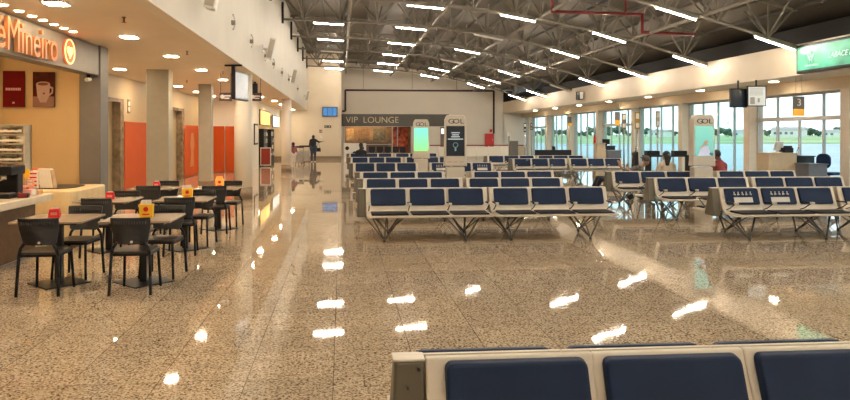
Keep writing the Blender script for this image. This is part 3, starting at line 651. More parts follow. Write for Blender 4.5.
# ------------------------------------------------------------------ cafe
def make_chair():
    t = empty('cafe_chair')
    m = MB(); m.prism(rrect(.40,.43,.06,5,0,.0), .435, .46, 'Z'); m.build('seat', M_seatgrey, t, bevel=.008)
    m = MB()                                         # curved back panel
    n = 10; loops = []
    for j, (z, hw, yy) in enumerate(((.535,.145,-.205),(.56,.17,-.21),(.70,.200,-.235),(.80,.208,-.255),(.825,.205,-.258))):
        loops.append([(hw*(-1+2*i/n), yy+.05*((-1+2*i/n)**2), z) for i in range(n+1)])
    th = .02
    vf = [[m.bm.verts.new(p) for p in l] for l in loops]; vb = [[m.bm.verts.new((p[0],p[1]-th,p[2])) for p in l] for l in loops]
    for j in range(len(loops)-1):
        for i in range(n):
            m.bm.faces.new((vf[j][i],vf[j][i+1],vf[j+1][i+1],vf[j+1][i])); m.bm.faces.new((vb[j][i],vb[j+1][i],vb[j+1][i+1],vb[j][i+1]))
    for i in range(n):
        m.bm.faces.new((vf[0][i],vb[0][i],vb[0][i+1],vf[0][i+1])); m.bm.faces.new((vf[-1][i],vf[-1][i+1],vb[-1][i+1],vb[-1][i]))
    for j in range(len(loops)-1):
        m.bm.faces.new((vf[j][0],vf[j+1][0],vb[j+1][0],vb[j][0])); m.bm.faces.new((vf[j][n],vb[j][n],vb[j+1][n],vf[j+1][n]))
    bk = m.build('backrest', M_wicker, t, bevel=.004)
    m = MB()
    for i in range(13): x = -.16+.32*i/12; m.box(x-.006,x+.006,-.285+.05*(x/.22)**2,-.228+.05*(x/.22)**2,.755,.785)
    m.build('vent_slots', mat('slot_grey', (.05,.05,.05)), bk)
    m = MB(); m.tube((.015,-.238,.565),(.015,-.231,.565),.014,10); m.build('badge', M_wp, bk)
    for s in (-1, 1):
        m = MB(); m.path([(s*.14,-.215,.56),(s*.18,-.215,.50),(s*.198,-.21,.43),(s*.207,-.225,.2),(s*.214,-.24,0)],.016,8); m.build('leg', M_blackp, t)
        m = MB(); m.path([(s*.18,.19,.44),(s*.19,.21,.2),(s*.20,.225,0)],.015,8); m.build('leg', M_blackp, t)
    m = MB(); m.box(-.19,.19,-.2,-.18,.41,.436); m.box(-.19,.19,.17,.19,.41,.436); m.box(-.2,-.18,-.19,.19,.41,.436); m.box(.18,.2,-.19,.19,.41,.436); m.build('seat_frame', M_blackp, t)
    return t
chair0 = make_chair(); first = [True]
def put_chair(x, y, rz, lb):
    o = chair0 if first[0] else copy_tree(chair0); first[0] = False
    o.location = (x, y, 0); o.rotation_euler = (0, 0, rz); tag(o, lb, 'chair', 'black cafe chairs')
def make_table():
    t = empty('cafe_table')
    m = MB(); m.box(-.39,.39,-.38,.38,.725,.75); m.build('tabletop', M_top, t, bevel=.006)
    m = MB(); m.box(-.3,.3,-.3,.3,.70,.725); m.build('support', M_black, t)
    m = MB(); m.box(-.038,.038,-.038,.038,.012,.70); m.build('pedestal', M_black, t)
    m = MB(); m.box(-.25,.25,-.25,.25,0,.012); m.build('base_plate', M_black, t, rot=(0,0,PI/4), bevel=.003)
    return t
table0 = make_table()
def red_caddy(x, y, lb, m_=M_redb):
    t = thing('napkin_box', lb, 'box', (x, y, .75), .1, 'napkin boxes on the cafe tables')
    m = MB(); m.hull([(-.065,-.04,0),(.065,-.04,0),(.065,.04,0),(-.065,.04,0)], [(-.05,-.035,.1),(.05,-.035,.1),(.05,.035,.1),(-.05,.035,.1)]); m.build('body', m_, t, bevel=.006)
    m = MB(); m.box(-.035,.035,-.041,-.036,.03,.06); m.build('mark', mat('pink_mark', (.7,.25,.2)), t)
    m = MB(); m.box(-.035,.035,-.012,.012,.095,.112); m.build('napkins', M_wp, t)
def yellow_caddy(x, y, lb, m_=M_yel, top=True):
    t = thing('sachet_box', lb, 'box', (x, y, .75), .1, 'sachet boxes on the cafe tables')
    m = MB(); m.hull([(-.07,-.05,0),(.07,-.05,0),(.07,.05,0),(-.07,.05,0)], [(-.078,-.055,.15),(.078,-.055,.15),(.078,.055,.15),(-.078,.055,.15)]); m.build('body', m_, t, bevel=.006)
    m = MB(); m.tube((0,-.057,.095),(0,-.053,.095),.028,14); m.box(-.04,.04,-.056,-.052,.03,.045); m.build('mark', M_redb, t)
    m = MB(); rr = random.Random(3)
    for i in range(14): m.box(*(lambda c: (c-.02,c+.02))(rr.uniform(-.05,.05)), *(lambda c: (c-.005,c+.005))(rr.uniform(-.04,.04)), .13, .17+rr.uniform(0,.03))
    m.build('sachets', M_wp if top else M_org2, t)
TT = [(-3.23, 8.22, 'r', 'nearest left table', 'front'), (-2.28, 8.2, 'y', 'nearest right table', 'front'),
      (-3.42, 10.5, 'r', 'middle left table', ''), (-2.33, 10.55, 'y', 'middle right table', ''),
      (-3.35, 12.8, 'r', 'far left table', ''), (-2.22, 12.7, 'o', 'far right table', '')]
for i, (x, y, c, nm, _) in enumerate(TT):
    o = table0 if i == 0 else copy_tree(table0); o.location = (x, y, 0)
    what = {'r': 'red napkin box', 'y': 'yellow sachet box', 'o': 'orange sachet box'}[c]
    tag(o, 'square cafe table with a %s, %s' % (what, nm), 'table', 'cafe tables')
    put_chair(x+.04, y-.43, 0.0 if i != 3 else .1, 'black cafe chair on the near side of the %s' % nm)
    put_chair(x+.02+(.1 if i % 2 else .05), y+.36, PI - .08, 'black cafe chair on the far side of the %s' % nm)
    if c == 'r': red_caddy(x+(-.07 if i == 0 else 0), y+.05, 'small red napkin box on the %s' % nm)
    elif c == 'y': yellow_caddy(x+.03, y, 'yellow sachet box with paper sachets on the %s' % nm)
    else: yellow_caddy(x+.02, y, 'orange sachet box on the %s' % nm, M_org2, False)

# ------------------------------------------------------------------ cafe kiosk
KX = -4.35
t = thing('kiosk_sign', 'dark grey kiosk fascia with glowing orange cafe lettering', 'sign', (KX, 0, 0))
m = MB(); m.box(-.25, 0, 5.0, 12.8, 2.76, 3.28); m.build('fascia', M_grey, t)
M_let = mat('letter_face', (.40,.13,.04), .4, emit=.05, ecol=(1,.42,.12))
def onface(px): return y_at(px, KX+.03)
y1_, y2_ = onface(4), onface(54.5)
lt = text('lettering', 'Mineiro', .60, M_let, t, (.05, (y1_+y2_)/2, 2.99), (PI/2,0,PI/2), ext=.025)
bpy.context.view_layer.update(); wd = lt.dimensions.x
lt.scale = ((y2_-y1_)/wd, 1.05, 1)
lt2 = text('lettering', '\u00e9', .60, M_let, t, (.05, onface(-3), 2.99), (PI/2,0,PI/2), ext=.025)
yc = onface(69.6)
m = MB(); m.tube((0,yc,3.02),(.03,yc,3.02),.20,24); m.build('logo_disc', mat('logo_red', (.5,.08,.02), emit=.2, ecol=(1,.16,.04)), t)
m = MB(); pts = [(yc+.12*math.sin(a)**3*1.0, 3.02+.1*(13*math.cos(a)-5*math.cos(2*a)-2*math.cos(3*a)-math.cos(4*a))/15) for a in [2*PI*i/24 for i in range(24)]]
m.prism(pts, .03, .045, 'X'); m.build('logo_heart', mat('logo_cream', (.9,.6,.3), emit=.35, ecol=(1,.6,.25)), t)
m = MB(); pts = [(yc+.19*math.cos(a), 3.02+.19*math.sin(a)) for a in [2*PI*i/28 for i in range(29)]]; m.path([(.035,a,b) for a,b in pts], .012, 6); m.build('logo_ring', mat('ring_glow', (1,.5,.3), emit=1.3, ecol=(1,.25,.08)), t)
m = MB(); m.box(-.35,.02,-.21,.21,0,ZS); o = m.build('kiosk_pillar', M_grey, loc=(KX,13.05,0), bevel=.01); tag(o, 'square grey pillar at the end of the cafe kiosk', 'pillar')
m = MB(); m.box(-9.5, KX-.33, 12.9, 13.05, 0, ZS); struct(m.build('wall_kiosk', M_yellow))
m = MB(); m.box(-8.1, -8.0, -7, 12.9, 0, ZS); struct(m.build('wall_kiosk_side', M_yellow))
m = MB(); m.box(-8.0, KX-.02, 3.0, 12.9, 0, .06); struct(m.build('floor_kiosk', M_wp))
# cup and red posters on the kiosk wall
def wallrect(x0, x1, y0, y1, Yw):
    # rectangle on the plane Y = Yw from picture bounds
    X0 = Yw*((SA+(x0-PX)/F*CA)/(CA-(x0-PX)/F*SA)); X1 = Yw*((SA+(x1-PX)/F*CA)/(CA-(x1-PX)/F*SA)); Dm = dep((X0+X1)/2, Yw)
    return X0, X1, zz(y1, Dm), zz(y0, Dm)
x0, x1, z0, z1 = wallrect(3, 24.5, 71, 107, 12.86)
t = thing('red_poster', 'dark red poster with a line of pale lettering on the kiosk wall', 'poster', ((x0+x1)/2, 12.88, z0)); w2 = (x1-x0)/2
m = MB(); m.box(-w2,w2,-.03,0,0,z1-z0); m.build('board', mat('poster_red', (.13,.003,.003), .6, spec=.1, emit=0), t)
m = MB(); 
for i in range(9): m.box(-w2*.72+i*w2*.16,-w2*.72+i*w2*.16+w2*.11,-.034,-.03,(z1-z0)*.46,(z1-z0)*.53)
m.build('lettering', mat('poster_pale', (.6,.35,.3)), t)
m = MB(); m.box(-w2*.1,w2*.1,-.034,-.03,.06,.09); m.build('small_mark', MATS['poster_pale'], t)
x0, x1, z0, z1 = wallrect(33, 54.5, 72, 107, 12.86); w2 = (x1-x0)/2; hz = z1-z0
t = thing('cup_poster', 'poster showing a white cup of coffee on the kiosk wall', 'poster', ((x0+x1)/2, 12.88, z0))
m = MB(); m.box(-w2,w2,-.03,0,0,hz); m.build('board', mat('poster_brown', (.06,.01,.006), .6, spec=.1, var=.6, scale=6), t)
m = MB(); m.box(-w2,w2,-.033,-.03,0,hz*.3); m.build('printed_saucer', mat('p_pink', (.25,.12,.09)), t)
M_cup = mat('p_cup', (.42,.27,.23))
m = MB(); m.prism([(-w2*.68,hz*.66),(w2*.62,hz*.66),(w2*.52,hz*.3),(w2*.25,hz*.13),(-w2*.3,hz*.13),(-w2*.56,hz*.3)],-.037,-.03,'Y')
m.prism([(w2*.6,hz*.6),(w2*.9,hz*.56),(w2*.9,hz*.4),(w2*.5,hz*.3),(w2*.52,hz*.36),(w2*.76,hz*.43),(w2*.76,hz*.52),(w2*.6,hz*.54)],-.037,-.03,'Y'); m.build('printed_cup', M_cup, t)
m = MB(); pts = [(w2*.62*math.cos(a)-w2*.03, hz*.66+hz*.065*math.sin(a)) for a in [2*PI*i/20 for i in range(20)]]; m.prism(pts,-.039,-.03,'Y'); m.build('printed_rim', M_cup, t)
m = MB(); pts = [(w2*.5*math.cos(a)-w2*.03, hz*.655+hz*.045*math.sin(a)) for a in [2*PI*i/20 for i in range(20)]]; m.prism(pts,-.041,-.03,'Y'); m.build('printed_coffee', mat('p_coffee', (.16,.03,.01)), t)
m = MB(); m.box(-w2*.05,w2*.15,-.04,-.03,hz*.36,hz*.41); m.build('printed_dot', mat('p_dot', (.2,.03,.02)), t)
# kiosk security camera
x, y = xy(86, 12.2); t = thing('security_camera', 'small dark camera on the kiosk pillar under the sign', 'camera', (x+.05, y, 2.68))
m = MB(); m.box(-.03,.03,-.03,.03,.03,.08); m.build('mount', M_blackp, t); m = MB(); m.tube((0,.05,0),(0,-.12,-.02),.035,10); m.build('body', M_wp, t)
# serving counter
ye = 10.1
t = thing('serving_counter', 'long white topped serving counter at the left edge', 'counter', (0,0,0))
m = MB(); m.box(-4.75,-4.05,4.6,ye,.78,.88); m.build('worktop', mat('counter_white', (.70,.60,.45), .3), t, bevel=.012)
m = MB(); m.box(-4.7,-4.25,4.7,ye-.1,.06,.78); m.build('front_panel', M_brownw, t)
# rounded end counter
t = thing('round_counter', 'cream counter with rounded corners before the kiosk pillar', 'counter', (0,0,0))
cx, cyy = -4.55, 11.4
m = MB(); m.prism(rrect(1.15,1.5,.18,6,cx,cyy), .06, .86, 'Z'); m.build('body', mat('cream_gloss', (.80,.62,.34), .3), t, bevel=.02)
m = MB(); m.prism(rrect(.75,.9,.3,8,cx-.02,cyy+.1), .861, .872, 'Z'); m.build('inset_tray', M_black, t)
# product rack
x0, x1, z0, z1 = wallrect(-12, 26, 125, 172, 11.9)
t = thing('product_rack', 'shelf rack of small packs on the kiosk wall', 'rack', (x0, 11.9, 0)); W = x1-x0
m = MB(); m.box(0,W,.17,.2,z0,z1); m.box(0,.02,-.05,.2,z0,z1); m.box(W-.02,W,-.05,.2,z0,z1)
nsh = 5
for i in range(nsh+1): zc = z0+(z1-z0)*i/nsh; m.box(0,W,-.05,.2,zc-.008,zc+.008)
m.box(0.02,0.06,0.1,0.2,0.06,z0); m.box(W-.06,W-.02,.1,.2,.06,z0)
m.build('shelves', mat('rack_grey', (.5,.45,.36), .5), t)
cols = [(.5,.42,.3),(.2,.17,.13),(.65,.6,.5),(.45,.2,.1),(.3,.33,.22),(.6,.45,.2)]
rr = random.Random(5); pk = []
for ci, c in enumerate(cols):
    m = MB(); m.box(-.052,.052,-.03,.03,0,.12); m.box(-.03,.03,-.034,-.03,.03,.07,1); o = m.build('snack_pack', [mat('pack%d'%ci, c, .4), M_wp], bevel=.008); pk.append(o)
usedp = set(); hs = (z1-z0)/nsh
for i in range(nsh):
    for j in range(9):
        xx_ = x0+.08+j*(W-.16)/8; ci = rr.randrange(6)
        o = pk[ci] if ci not in usedp else pk[ci].copy()
        if ci in usedp: COL.objects.link(o)
        usedp.add(ci); o.location = (xx_, 11.885, z0+hs*i+.009); o.scale = (1,1,min(1.3,(hs-.03)/.12)*rr.uniform(.8,1))
        tag(o, 'small snack pack on the kiosk product rack', 'pack', 'snack packs on the kiosk rack')
for i, (px_, c, lb) in enumerate(((6,(.03,.06,.35),'blue pack on top of the product rack'),(11,(.5,.5,.6),'white and blue pack on top of the product rack'),(1,(.5,.3,.02),'yellow pack on top of the product rack'))):
    x, y = xy(px_, 12.0); m = MB(); m.box(-.06,.06,-.04,.04,0,.24-.05*i); m.box(-.04,.04,-.045,-.04,.08,.14,1); tag(m.build('food_pack', [mat('fp%d'%i, c, .4), M_wp], loc=(x,11.95,z1+.009), bevel=.01), lb, 'pack')
# items on the counters
def item(px, D, z, w, d, h, m_, name, label, cat, rz=0, extra=None):
    x, y = xy(px, D); t = thing(name, label, cat, (x, y, z), rz)
    m = MB(); m.box(-w/2,w/2,-d/2,d/2,0,h); m.build('body', m_, t, bevel=min(.012,w/6))
    if extra: extra(t, w, d, h)
    return t
def marks(c):
    def f(t, w, d, h):
        m = MB(); [m.box(-w*.38,w*.38,-d/2-.003,-d/2,h*(.15+.22*i),h*(.24+.22*i)) for i in range(4)]; m.build('print', c, t)
    return f
ZC = .88
x, y = xy(5, 9.0)
t = thing('espresso_machine', 'black and silver espresso machine at the left edge of the counter', 'machine', (x-.05, y, ZC))
m = MB(); m.box(-.2,.2,-.18,.18,0,.06); m.box(-.2,.2,.02,.18,.06,.34); m.box(-.22,.22,-.2,.2,.30,.42); m.build('body', M_blackp, t, bevel=.015)
m = MB(); m.tube((-.08,-.1,.24),(-.08,-.1,.31),.035,12); m.build('group_head', M_chrome, t); m = MB(); m.tube((.08,-.1,.24),(.08,-.1,.31),.035,12); m.tube((.08,-.1,.25),(.1,-.26,.24),.012,8); m.build('group_head', M_chrome, t)
m = MB(); m.box(-.18,.18,-.16,-.0,.06,.07); m.build('drip_tray', M_chrome, t)
item(20, 9.4, ZC, .30, .22, .12, mat('pinkbox', (.60,.16,.10), .4), 'biscuit_box', 'pink and white biscuit box on the white counter', 'box', .1, marks(M_wp))
item(14.5, 9.1, ZC, .12, .12, .20, M_redb, 'sauce_box', 'red box beside the espresso machine', 'box', .3, marks(M_wp))
item(27, 9.35, ZC, .2, .14, .08, M_wp, 'cup_tray', 'low white and red tray of packs on the counter', 'tray', .1, marks(M_redb))
item(35, 9.5, ZC, .16, .14, .06, mat('tan_box', (.55,.3,.12)), 'tan_tray', 'low tan tray at the right end of the white counter', 'tray', 0, marks(M_wp))
item(10.5, 9.6, ZC, .10, .10, .15, mat('bluecup', (.45,.55,.65)), 'cup_stack', 'pale blue stack of cups behind the espresso machine', 'cups', .2)
item(23.5, 9.0, ZC, .13, .10, .06, M_black, 'coffee_tin', 'low dark tin at the front of the white counter', 'tin', .2, marks(M_redb))
item(30, 9.75, ZC, .10, .06, .20, mat('pink2', (.72,.36,.26)), 'leaflet_holder', 'pink leaflet holder standing behind the cup tray', 'holder', .1, marks(M_wp))
item(34, 10.6, .872, .13, .06, .27, M_wp, 'leaflet_holder', 'white leaflet holder with red lines left of the menu box', 'holder', .05, marks(M_redb))
x, y = xy(30.8, 9.55)
t = thing('price_stand', 'small yellow price tag on a stick on the counter', 'sign', (x-.05, y, ZC))
m = MB(); m.tube((0,0,0),(0,0,.22),.008,6); m.box(-.04,.04,-.03,.03,0,.01); m.build('stick', M_wood, t)
m = MB(); m.prism(rrect(.07,.13,.03,5,0,.28),-.006,.006,'Y'); m.build('tag', M_yel, t)
item(38, 10.9, .872, .17, .07, .30, mat('menu_red', (.66,.15,.08), .4), 'menu_holder', 'red and white menu box on the cream counter', 'menu', .05, marks(M_wp))
for i, (px_, lb) in enumerate(((44.5,'white menu board leaning left of two others on the cream counter'),(48.5,'middle white menu board with a wooden edge on the cream counter'),(52.5,'right white menu board with a wooden edge on the cream counter'))):
    x, y = xy(px_, 10.7); t = thing('menu_board', lb, 'menu', (x, y, .872), 0)
    m = MB(); m.prism([(-.04,0),(.03,0),(-.01,.30),(-.08,.30)],-.06,.06,'Y'); m.build('page', M_wp, t, bevel=.006)
    m = MB(); m.prism([(.03,0),(.045,0),(.005,.28),(-.01,.28)],-.06,.06,'Y'); m.build('edge', M_wood, t)

# kiosk spots and soffit lights
for i in range(8):
    px_, py_ = ((3,7.8),(19,13),(32,17.8),(43,22.3),(54,26.5),(64,30),(73,33.3),(-12,2))[i]
    D = (ZS-H)*F/(HY-py_); X = KX+.22; y = 7.6 if i == 7 else y_at(px_, X)
    t = thing('kiosk_spot', 'small round warm spotlight in the row before the kiosk lettering', 'light', (X, y, ZS), 0, 'kiosk spotlights')
    m = MB(); m.tube((0,0,-.001),(0,0,-.012),.065,16); m.build('rim', M_wp, t)
    m = MB(); m.tube((0,0,-.012),(0,0,-.018),.05,16); m.build('lens', M_downo, t)
for i, (x, y) in enumerate(((-5.2,10.0),(-6.0,10.0),(-6.8,10.0),(-5.4,8.5),(-6.6,8.5))):  # unseen fill lamps, added to brighten the kiosk wall and rack
    t = thing('kiosk_fill', 'unseen warm fill lamp added to brighten the kiosk', 'light', (x, y+.9 if i < 3 else y, ZS), 0, 'unseen fill lamps added inside the kiosk')
    m = MB(); m.box(-.1,.1,-.1,.1,-.012,-.001); m.build('rim', M_wp, t); m = MB(); m.box(-.08,.08,-.08,.08,-.018,-.012); m.build('diffuser', mat('kiosk_fill_glow', (1,1,1), emit=60, ecol=(1,.66,.30)), t)
for i, D in enumerate((2.6,5.5,8.4,11.3,14.1,17.1,20.2,23.3,26.4,29.5,33,37,41,45)):
    X = -3.46 if D < 30 else -3.2; t = thing('downlight', 'square lit downlight in the line over the cafe tables', 'light', (X, D+.3, ZS), 0, 'downlights over the cafe tables')
    m = MB(); m.box(-.13,.13,-.13,.13,-.012,-.001); m.build('rim', M_wp, t); m = MB(); m.box(-.11,.11,-.11,.11,-.018,-.012); m.build('diffuser', M_down, t)
for i, D in enumerate((14.2,16.9,19.9,22.9,26.0,28.9)):
    t = thing('downlight', 'square lit downlight in the line by the orange panels', 'light', (-5.4, D+.45, ZS), 0, 'downlights by the orange panels')
    m = MB(); m.box(-.13,.13,-.13,.13,-.012,-.001); m.build('rim', M_wp, t); m = MB(); m.box(-.11,.11,-.11,.11,-.018,-.012); m.build('diffuser', M_down, t)
for px_, py_ in ((124,19),(187,53),(187,82),(223,73)):
    D = (ZS-H)*F/(HY-py_+2); x, y = xy(px_, D); t = thing('ceiling_sprinkler', 'small dark sprinkler head hanging from the left soffit', 'sprinkler', (x, y, ZS), 0, 'sprinkler heads in the left soffit')
    m = MB(); m.tube((0,0,0),(0,0,-.07),.012,6); m.tube((0,0,-.07),(0,0,-.075),.03,10); m.tube((0,0,-.002),(0,0,-.008),.03,10); m.build('head', mat('brass_dark', (.2,.1,.04), .4, .5), t)

# ------------------------------------------------------------------ left corridor
def col(px0, px1, D, zt, label, rnd=False):
    xa, ya = xy(px0, D); xb, yb = xy(px1, D); w = xb-xa; xc = (xa+xb)/2; y = (ya+yb)/2
    if rnd:
        t = thing('round_column', label, 'column', (xc, y+w/2, 0)); m = MB(); m.tube((0,0,.30),(0,0,zt),w/2,40); m.build('shaft', M_white, t)
        m = MB(); m.tube((0,0,0),(0,0,.30),w/2+.006,40); m.build('skirting', M_stone, t)
    else:
        t = thing('square_column', label, 'column', (xc, y+.2, 0)); m = MB(); m.box(-w/2,w/2,-.2,.2,.2,zt); m.build('shaft', mat('column_grey', (.36,.33,.26), .5, var=.03), t, bevel=.01)
        m = MB(); m.box(-w/2-.005,w/2+.005,-.205,.205,0,.2); m.build('skirting', M_stone, t)
    return t
col(146.5, 168.5, 17.0, ZS, 'wide square grey column nearest behind the cafe tables')
col(198.5, 211, 22.0, ZS, 'narrower square grey column farther behind the cafe tables')
col(233, 251, 18.1, ZS, 'round white column nearest the cafe, with a stone foot', True)
col(281, 291, 31.5, ZS, 'round white column far along the corridor beside the shop', True)
WX = -6.1
m = MB(); m.box(WX-.15, WX, 12.7, 17.9, 0, ZS); m.box(WX-.15, WX, 17.9, 19.6, 2.6, ZS); m.box(WX-.15, WX, 19.6, 25.2, 0, ZS); m.box(WX-.15, WX, 25.2, 27.0, 2.6, ZS); m.box(WX-.15, WX, 27.0, 31.5, 0, ZS)
struct(m.build('wall_shops', M_beige))
m = MB(); m.box(-6.40, -6.30, 12.7, 31.5, 0, ZS); struct(m.build('wall_passage', M_beige))
for i, (ya, yb) in enumerate(((17.9,19.6),(25.2,27.0))):
    m = MB(); m.box(WX-.19,WX+.03,ya-.12,ya+.02,0,2.68); m.box(WX-.19,WX+.03,yb-.02,yb+.28,0,2.68); m.box(WX-.19,WX+.03,ya+.02,yb-.02,2.58,2.68); struct(m.build('door_%d'%(i+2), M_marble))
def panel(x0,x1,y0,y1,z1,label):
    m = MB(); m.box(x0,x1,y0,y1,.02,z1); return tag(m.build('orange_screen', M_orange, bevel=.01), label, 'panel')
panel(WX+.005,WX+.05,19.9,24.9,2.06,'orange wall panel left of the wide square column')
panel(WX+.005,WX+.05,27.3,31.3,2.06,'orange wall panel with a pale figure print, past the wide square column')
m = MB(); m.prism([(28.2,.4),(28.9,.4),(28.8,1.0),(29.0,1.3),(28.8,1.75),(28.4,1.75),(28.2,1.3),(28.4,1.0)],WX+.05,WX+.056,'X'); o = m.build('figure_print', mat('tan_print', (.5,.25,.1))); o.parent = bpy.data.objects['orange_screen.001']
m = MB(); m.box(WX, -4.14, 31.5, 31.65, 0, ZS); m.box(-4.29,-4.14,31.65,34.9,0,ZS); m.box(-4.29,-4.14,34.9,YE,2.75,ZS); struct(m.build('wall_cross', M_white))
panel(WX+.06,-5.25,31.42,31.49,2.06,'orange wall panel facing the hall left of the second square column')
panel(-5.2,-4.62,31.42,31.49,2.06,'orange wall panel facing the hall beside the round column')
m = MB(); m.box(-4.6,-4.16,31.42,31.49,.02,2.06); tag(m.build('orange_screen', mat('orange_pale', (.42,.12,.04), .4), bevel=.01), 'narrow paler orange panel just left of the round column', 'panel')
m = MB(); m.box(-.13,.13,0,.01,0,.12); tag(m.build('exit_plate', mat('plate_glow', (.8,.8,.7), emit=.5), loc=(-5.85,31.40,2.10)), 'small glowing white plate above the orange panel', 'sign')
m = MB(); m.box(0,.012,-.12,.12,-.2,.2); m.tube((.012,0,.08),(.02,0,.08),.07,12,mi=1); m.tube((.012,0,-.08),(.02,0,-.08),.07,12,mi=1); tag(m.build('info_plate', [M_marble, M_wp], loc=(WX,20.4,2.5)), 'small dark round sign with white figures on the beige wall', 'sign')
# shop past the cream wall
m = MB(); m.box(-7.6,-7.5,34.9,YE,0,ZS); m.box(-7.5,-4.29,34.8,34.9,0,ZS); struct(m.build('wall_shop', mat('shop_wall', (.22,.16,.11), .5, var=.3, scale=3)))
t = thing('menu_lightbox', 'glowing amber menu lightbox over the far shop counter', 'sign', (-4.12, 0, 0)); m = MB(); m.box(0,.05,35.0,39.6,2.15,2.95); m.build('casing', M_blackp, t); m = MB(); m.box(.05,.06,35.1,39.5,2.2,2.9); m.build('display', mat('amber_glow', (.9,.5,.12), var=.6, scale=2, emit=.5, ecol=(1,.5,.13)), t)
t = thing('menu_lightbox', 'white lit menu lightbox right of the amber one', 'sign', (-4.12, 0, 0)); m = MB(); m.box(0,.05,41.2,45.5,2.1,2.85); m.build('casing', M_blackp, t); m = MB(); m.box(.05,.06,41.3,45.4,2.15,2.8); m.build('display', mat('white_glow', (.8,.8,.75), emit=.3), t)
t = thing('red_poster_stand', 'red poster stand with a white frame at the far shop', 'sign', (-4.0, 36.8, 0), 0)
m = MB(); m.box(-.28,.28,-.03,.03,.05,1.0); m.build('frame', M_wp, t); m = MB(); m.box(-.23,.23,-.04,-.03,.1,.95); m.build('print', mat('poster_red2', (.30,.02,.01)), t); m = MB(); m.box(-.3,-.22,-.15,.15,0,.05); m.box(.22,.3,-.15,.15,0,.05); m.build('feet', M_black, t)
for i, (yy_, lb) in enumerate(((39.5,'dark display fridge in the far shop front'),(43.5,'tall dark shelf unit at the end of the far shop'))):
    t = thing('display_unit', lb, 'shelf', (-4.6, yy_, 0)); m = MB(); m.box(-.35,.3,-.9,.9,0,2.0); m.build('cabinet', M_blackp, t, bevel=.01)
    m = MB(); rr = random.Random(i)
    for z_ in (.5,.9,1.3,1.7):
        for q in range(7): c = -.75+.24*q; m.box(.3,.33,c-.07,c+.07,z_-.1,z_-.1+rr.uniform(.12,.26),rr.randrange(3))
    m.build('goods', [M_wp, M_marble, mat('goods_blue', (.1,.2,.3))], t)['kind'] = 'stuff'
t = thing('picture_frame', 'dark tall framed notice on the cream corridor wall', 'frame', (-4.13, 33.6, 1.2)); m = MB(); m.box(0,.04,-.7,.7,0,1.0); m.build('frame', M_blackp, t); m = MB(); m.box(.04,.045,-.6,.6,.08,.92); m.build('sheet', M_wp, t)
for i in range(4):
    m = MB(); m.box(-.14,.14,-.14,.14,-.02,-.001); tag(m.build('shop_lamp', mat('shop_glow', (1,1,1), emit=30, ecol=(1,.7,.35)), loc=(-5.4,36.3+2.8*i,ZS)), 'warm lamp in the ceiling of the far shop', 'light', 'lamps in the far shop')
# end wall items
t = thing('flight_screen', 'bright blue flight information screen high on the end wall', 'screen', (xy(330,46.2)[0], YE-.02, 0))
m = MB(); m.box(-.5,.5,-.08,0,zz(116.5,46.2),zz(107,46.2)); m.build('casing', M_blackp, t)
for i in range(3): m = MB(); m.box(-.46+.31*i,-.46+.31*i+.28,-.09,-.08,zz(115.8,46.2),zz(107.7,46.2)); m.build('display', mat('blue_glow', (.03,.09,.22), emit=.16, ecol=(.08,.35,.8)), t)
def plate(px, py, w, h, m_, label):
    x = xy(px, 46.2)[0]; z = zz(py, 46.2); m = MB(); m.box(-w/2,w/2,-.02,0,-h/2,h/2); 
    for i in range(2): m.ball((-w*.25+i*w*.5,-.02,0),h*.2,6,1)
    tag(m.build('wall_plate', [m_, M_wp], loc=(x,YE-.001,z)), label, 'sign')
plate(327.7, 126.6, .46, .17, M_band, 'dark wide sign with white pictograms on the end wall')
plate(320.6, 131.2, .2, .2, mat('brownred', (.25,.05,.04)), 'small dark red square sign above the standing woman')
plate(321, 138, .14, .3, M_wp, 'small white wall box the standing woman reaches')
# luggage trolleys
def trolley(x, y, rz, lb):
    t = thing('luggage_trolley', lb, 'trolley', (x, y, 0), rz, 'luggage trolleys in the corridor')
    m = MB(); m.box(-.28,.28,-.4,.4,.14,.18); m.build('platform', M_chrome, t)
    m = MB()
    for s in (-1,1): m.path([(s*.27,.4,.15),(s*.27,.46,.95),(s*.27,.52,1.0)],.03,6); m.tube((s*.27,.42,.5),(s*.27,-.05,.45),.012,6); m.tube((s*.27,-.05,.18),(s*.27,-.05,.45),.012,6)
    m.tube((-.27,.43,.55),(.27,.43,.55),.012,6); m.tube((-.27,.43,.75),(.27,.43,.75),.012,6); m.box(-.26,.26,.40,.42,.2,.72); m.build('frame', M_chrome, t)
    m = MB(); m.tube((-.3,.52,1.0),(.3,.52,1.0),.05,8); m.build('handle', M_blackp, t)
    for (sx, sy) in ((-.22,-.32),(.22,-.32),(0,.34)): m = MB(); m.tube((sx-.02,sy,.07),(sx+.02,sy,.07),.07,12); m.build('wheel', M_black, t)
x, y = xy(299, 38.5); trolley(x, y, PI, 'steel luggage trolley nearest the child in the corridor')
x, y = xy(305, 40.5); trolley(x, y, PI, 'steel luggage trolley beside the standing woman')
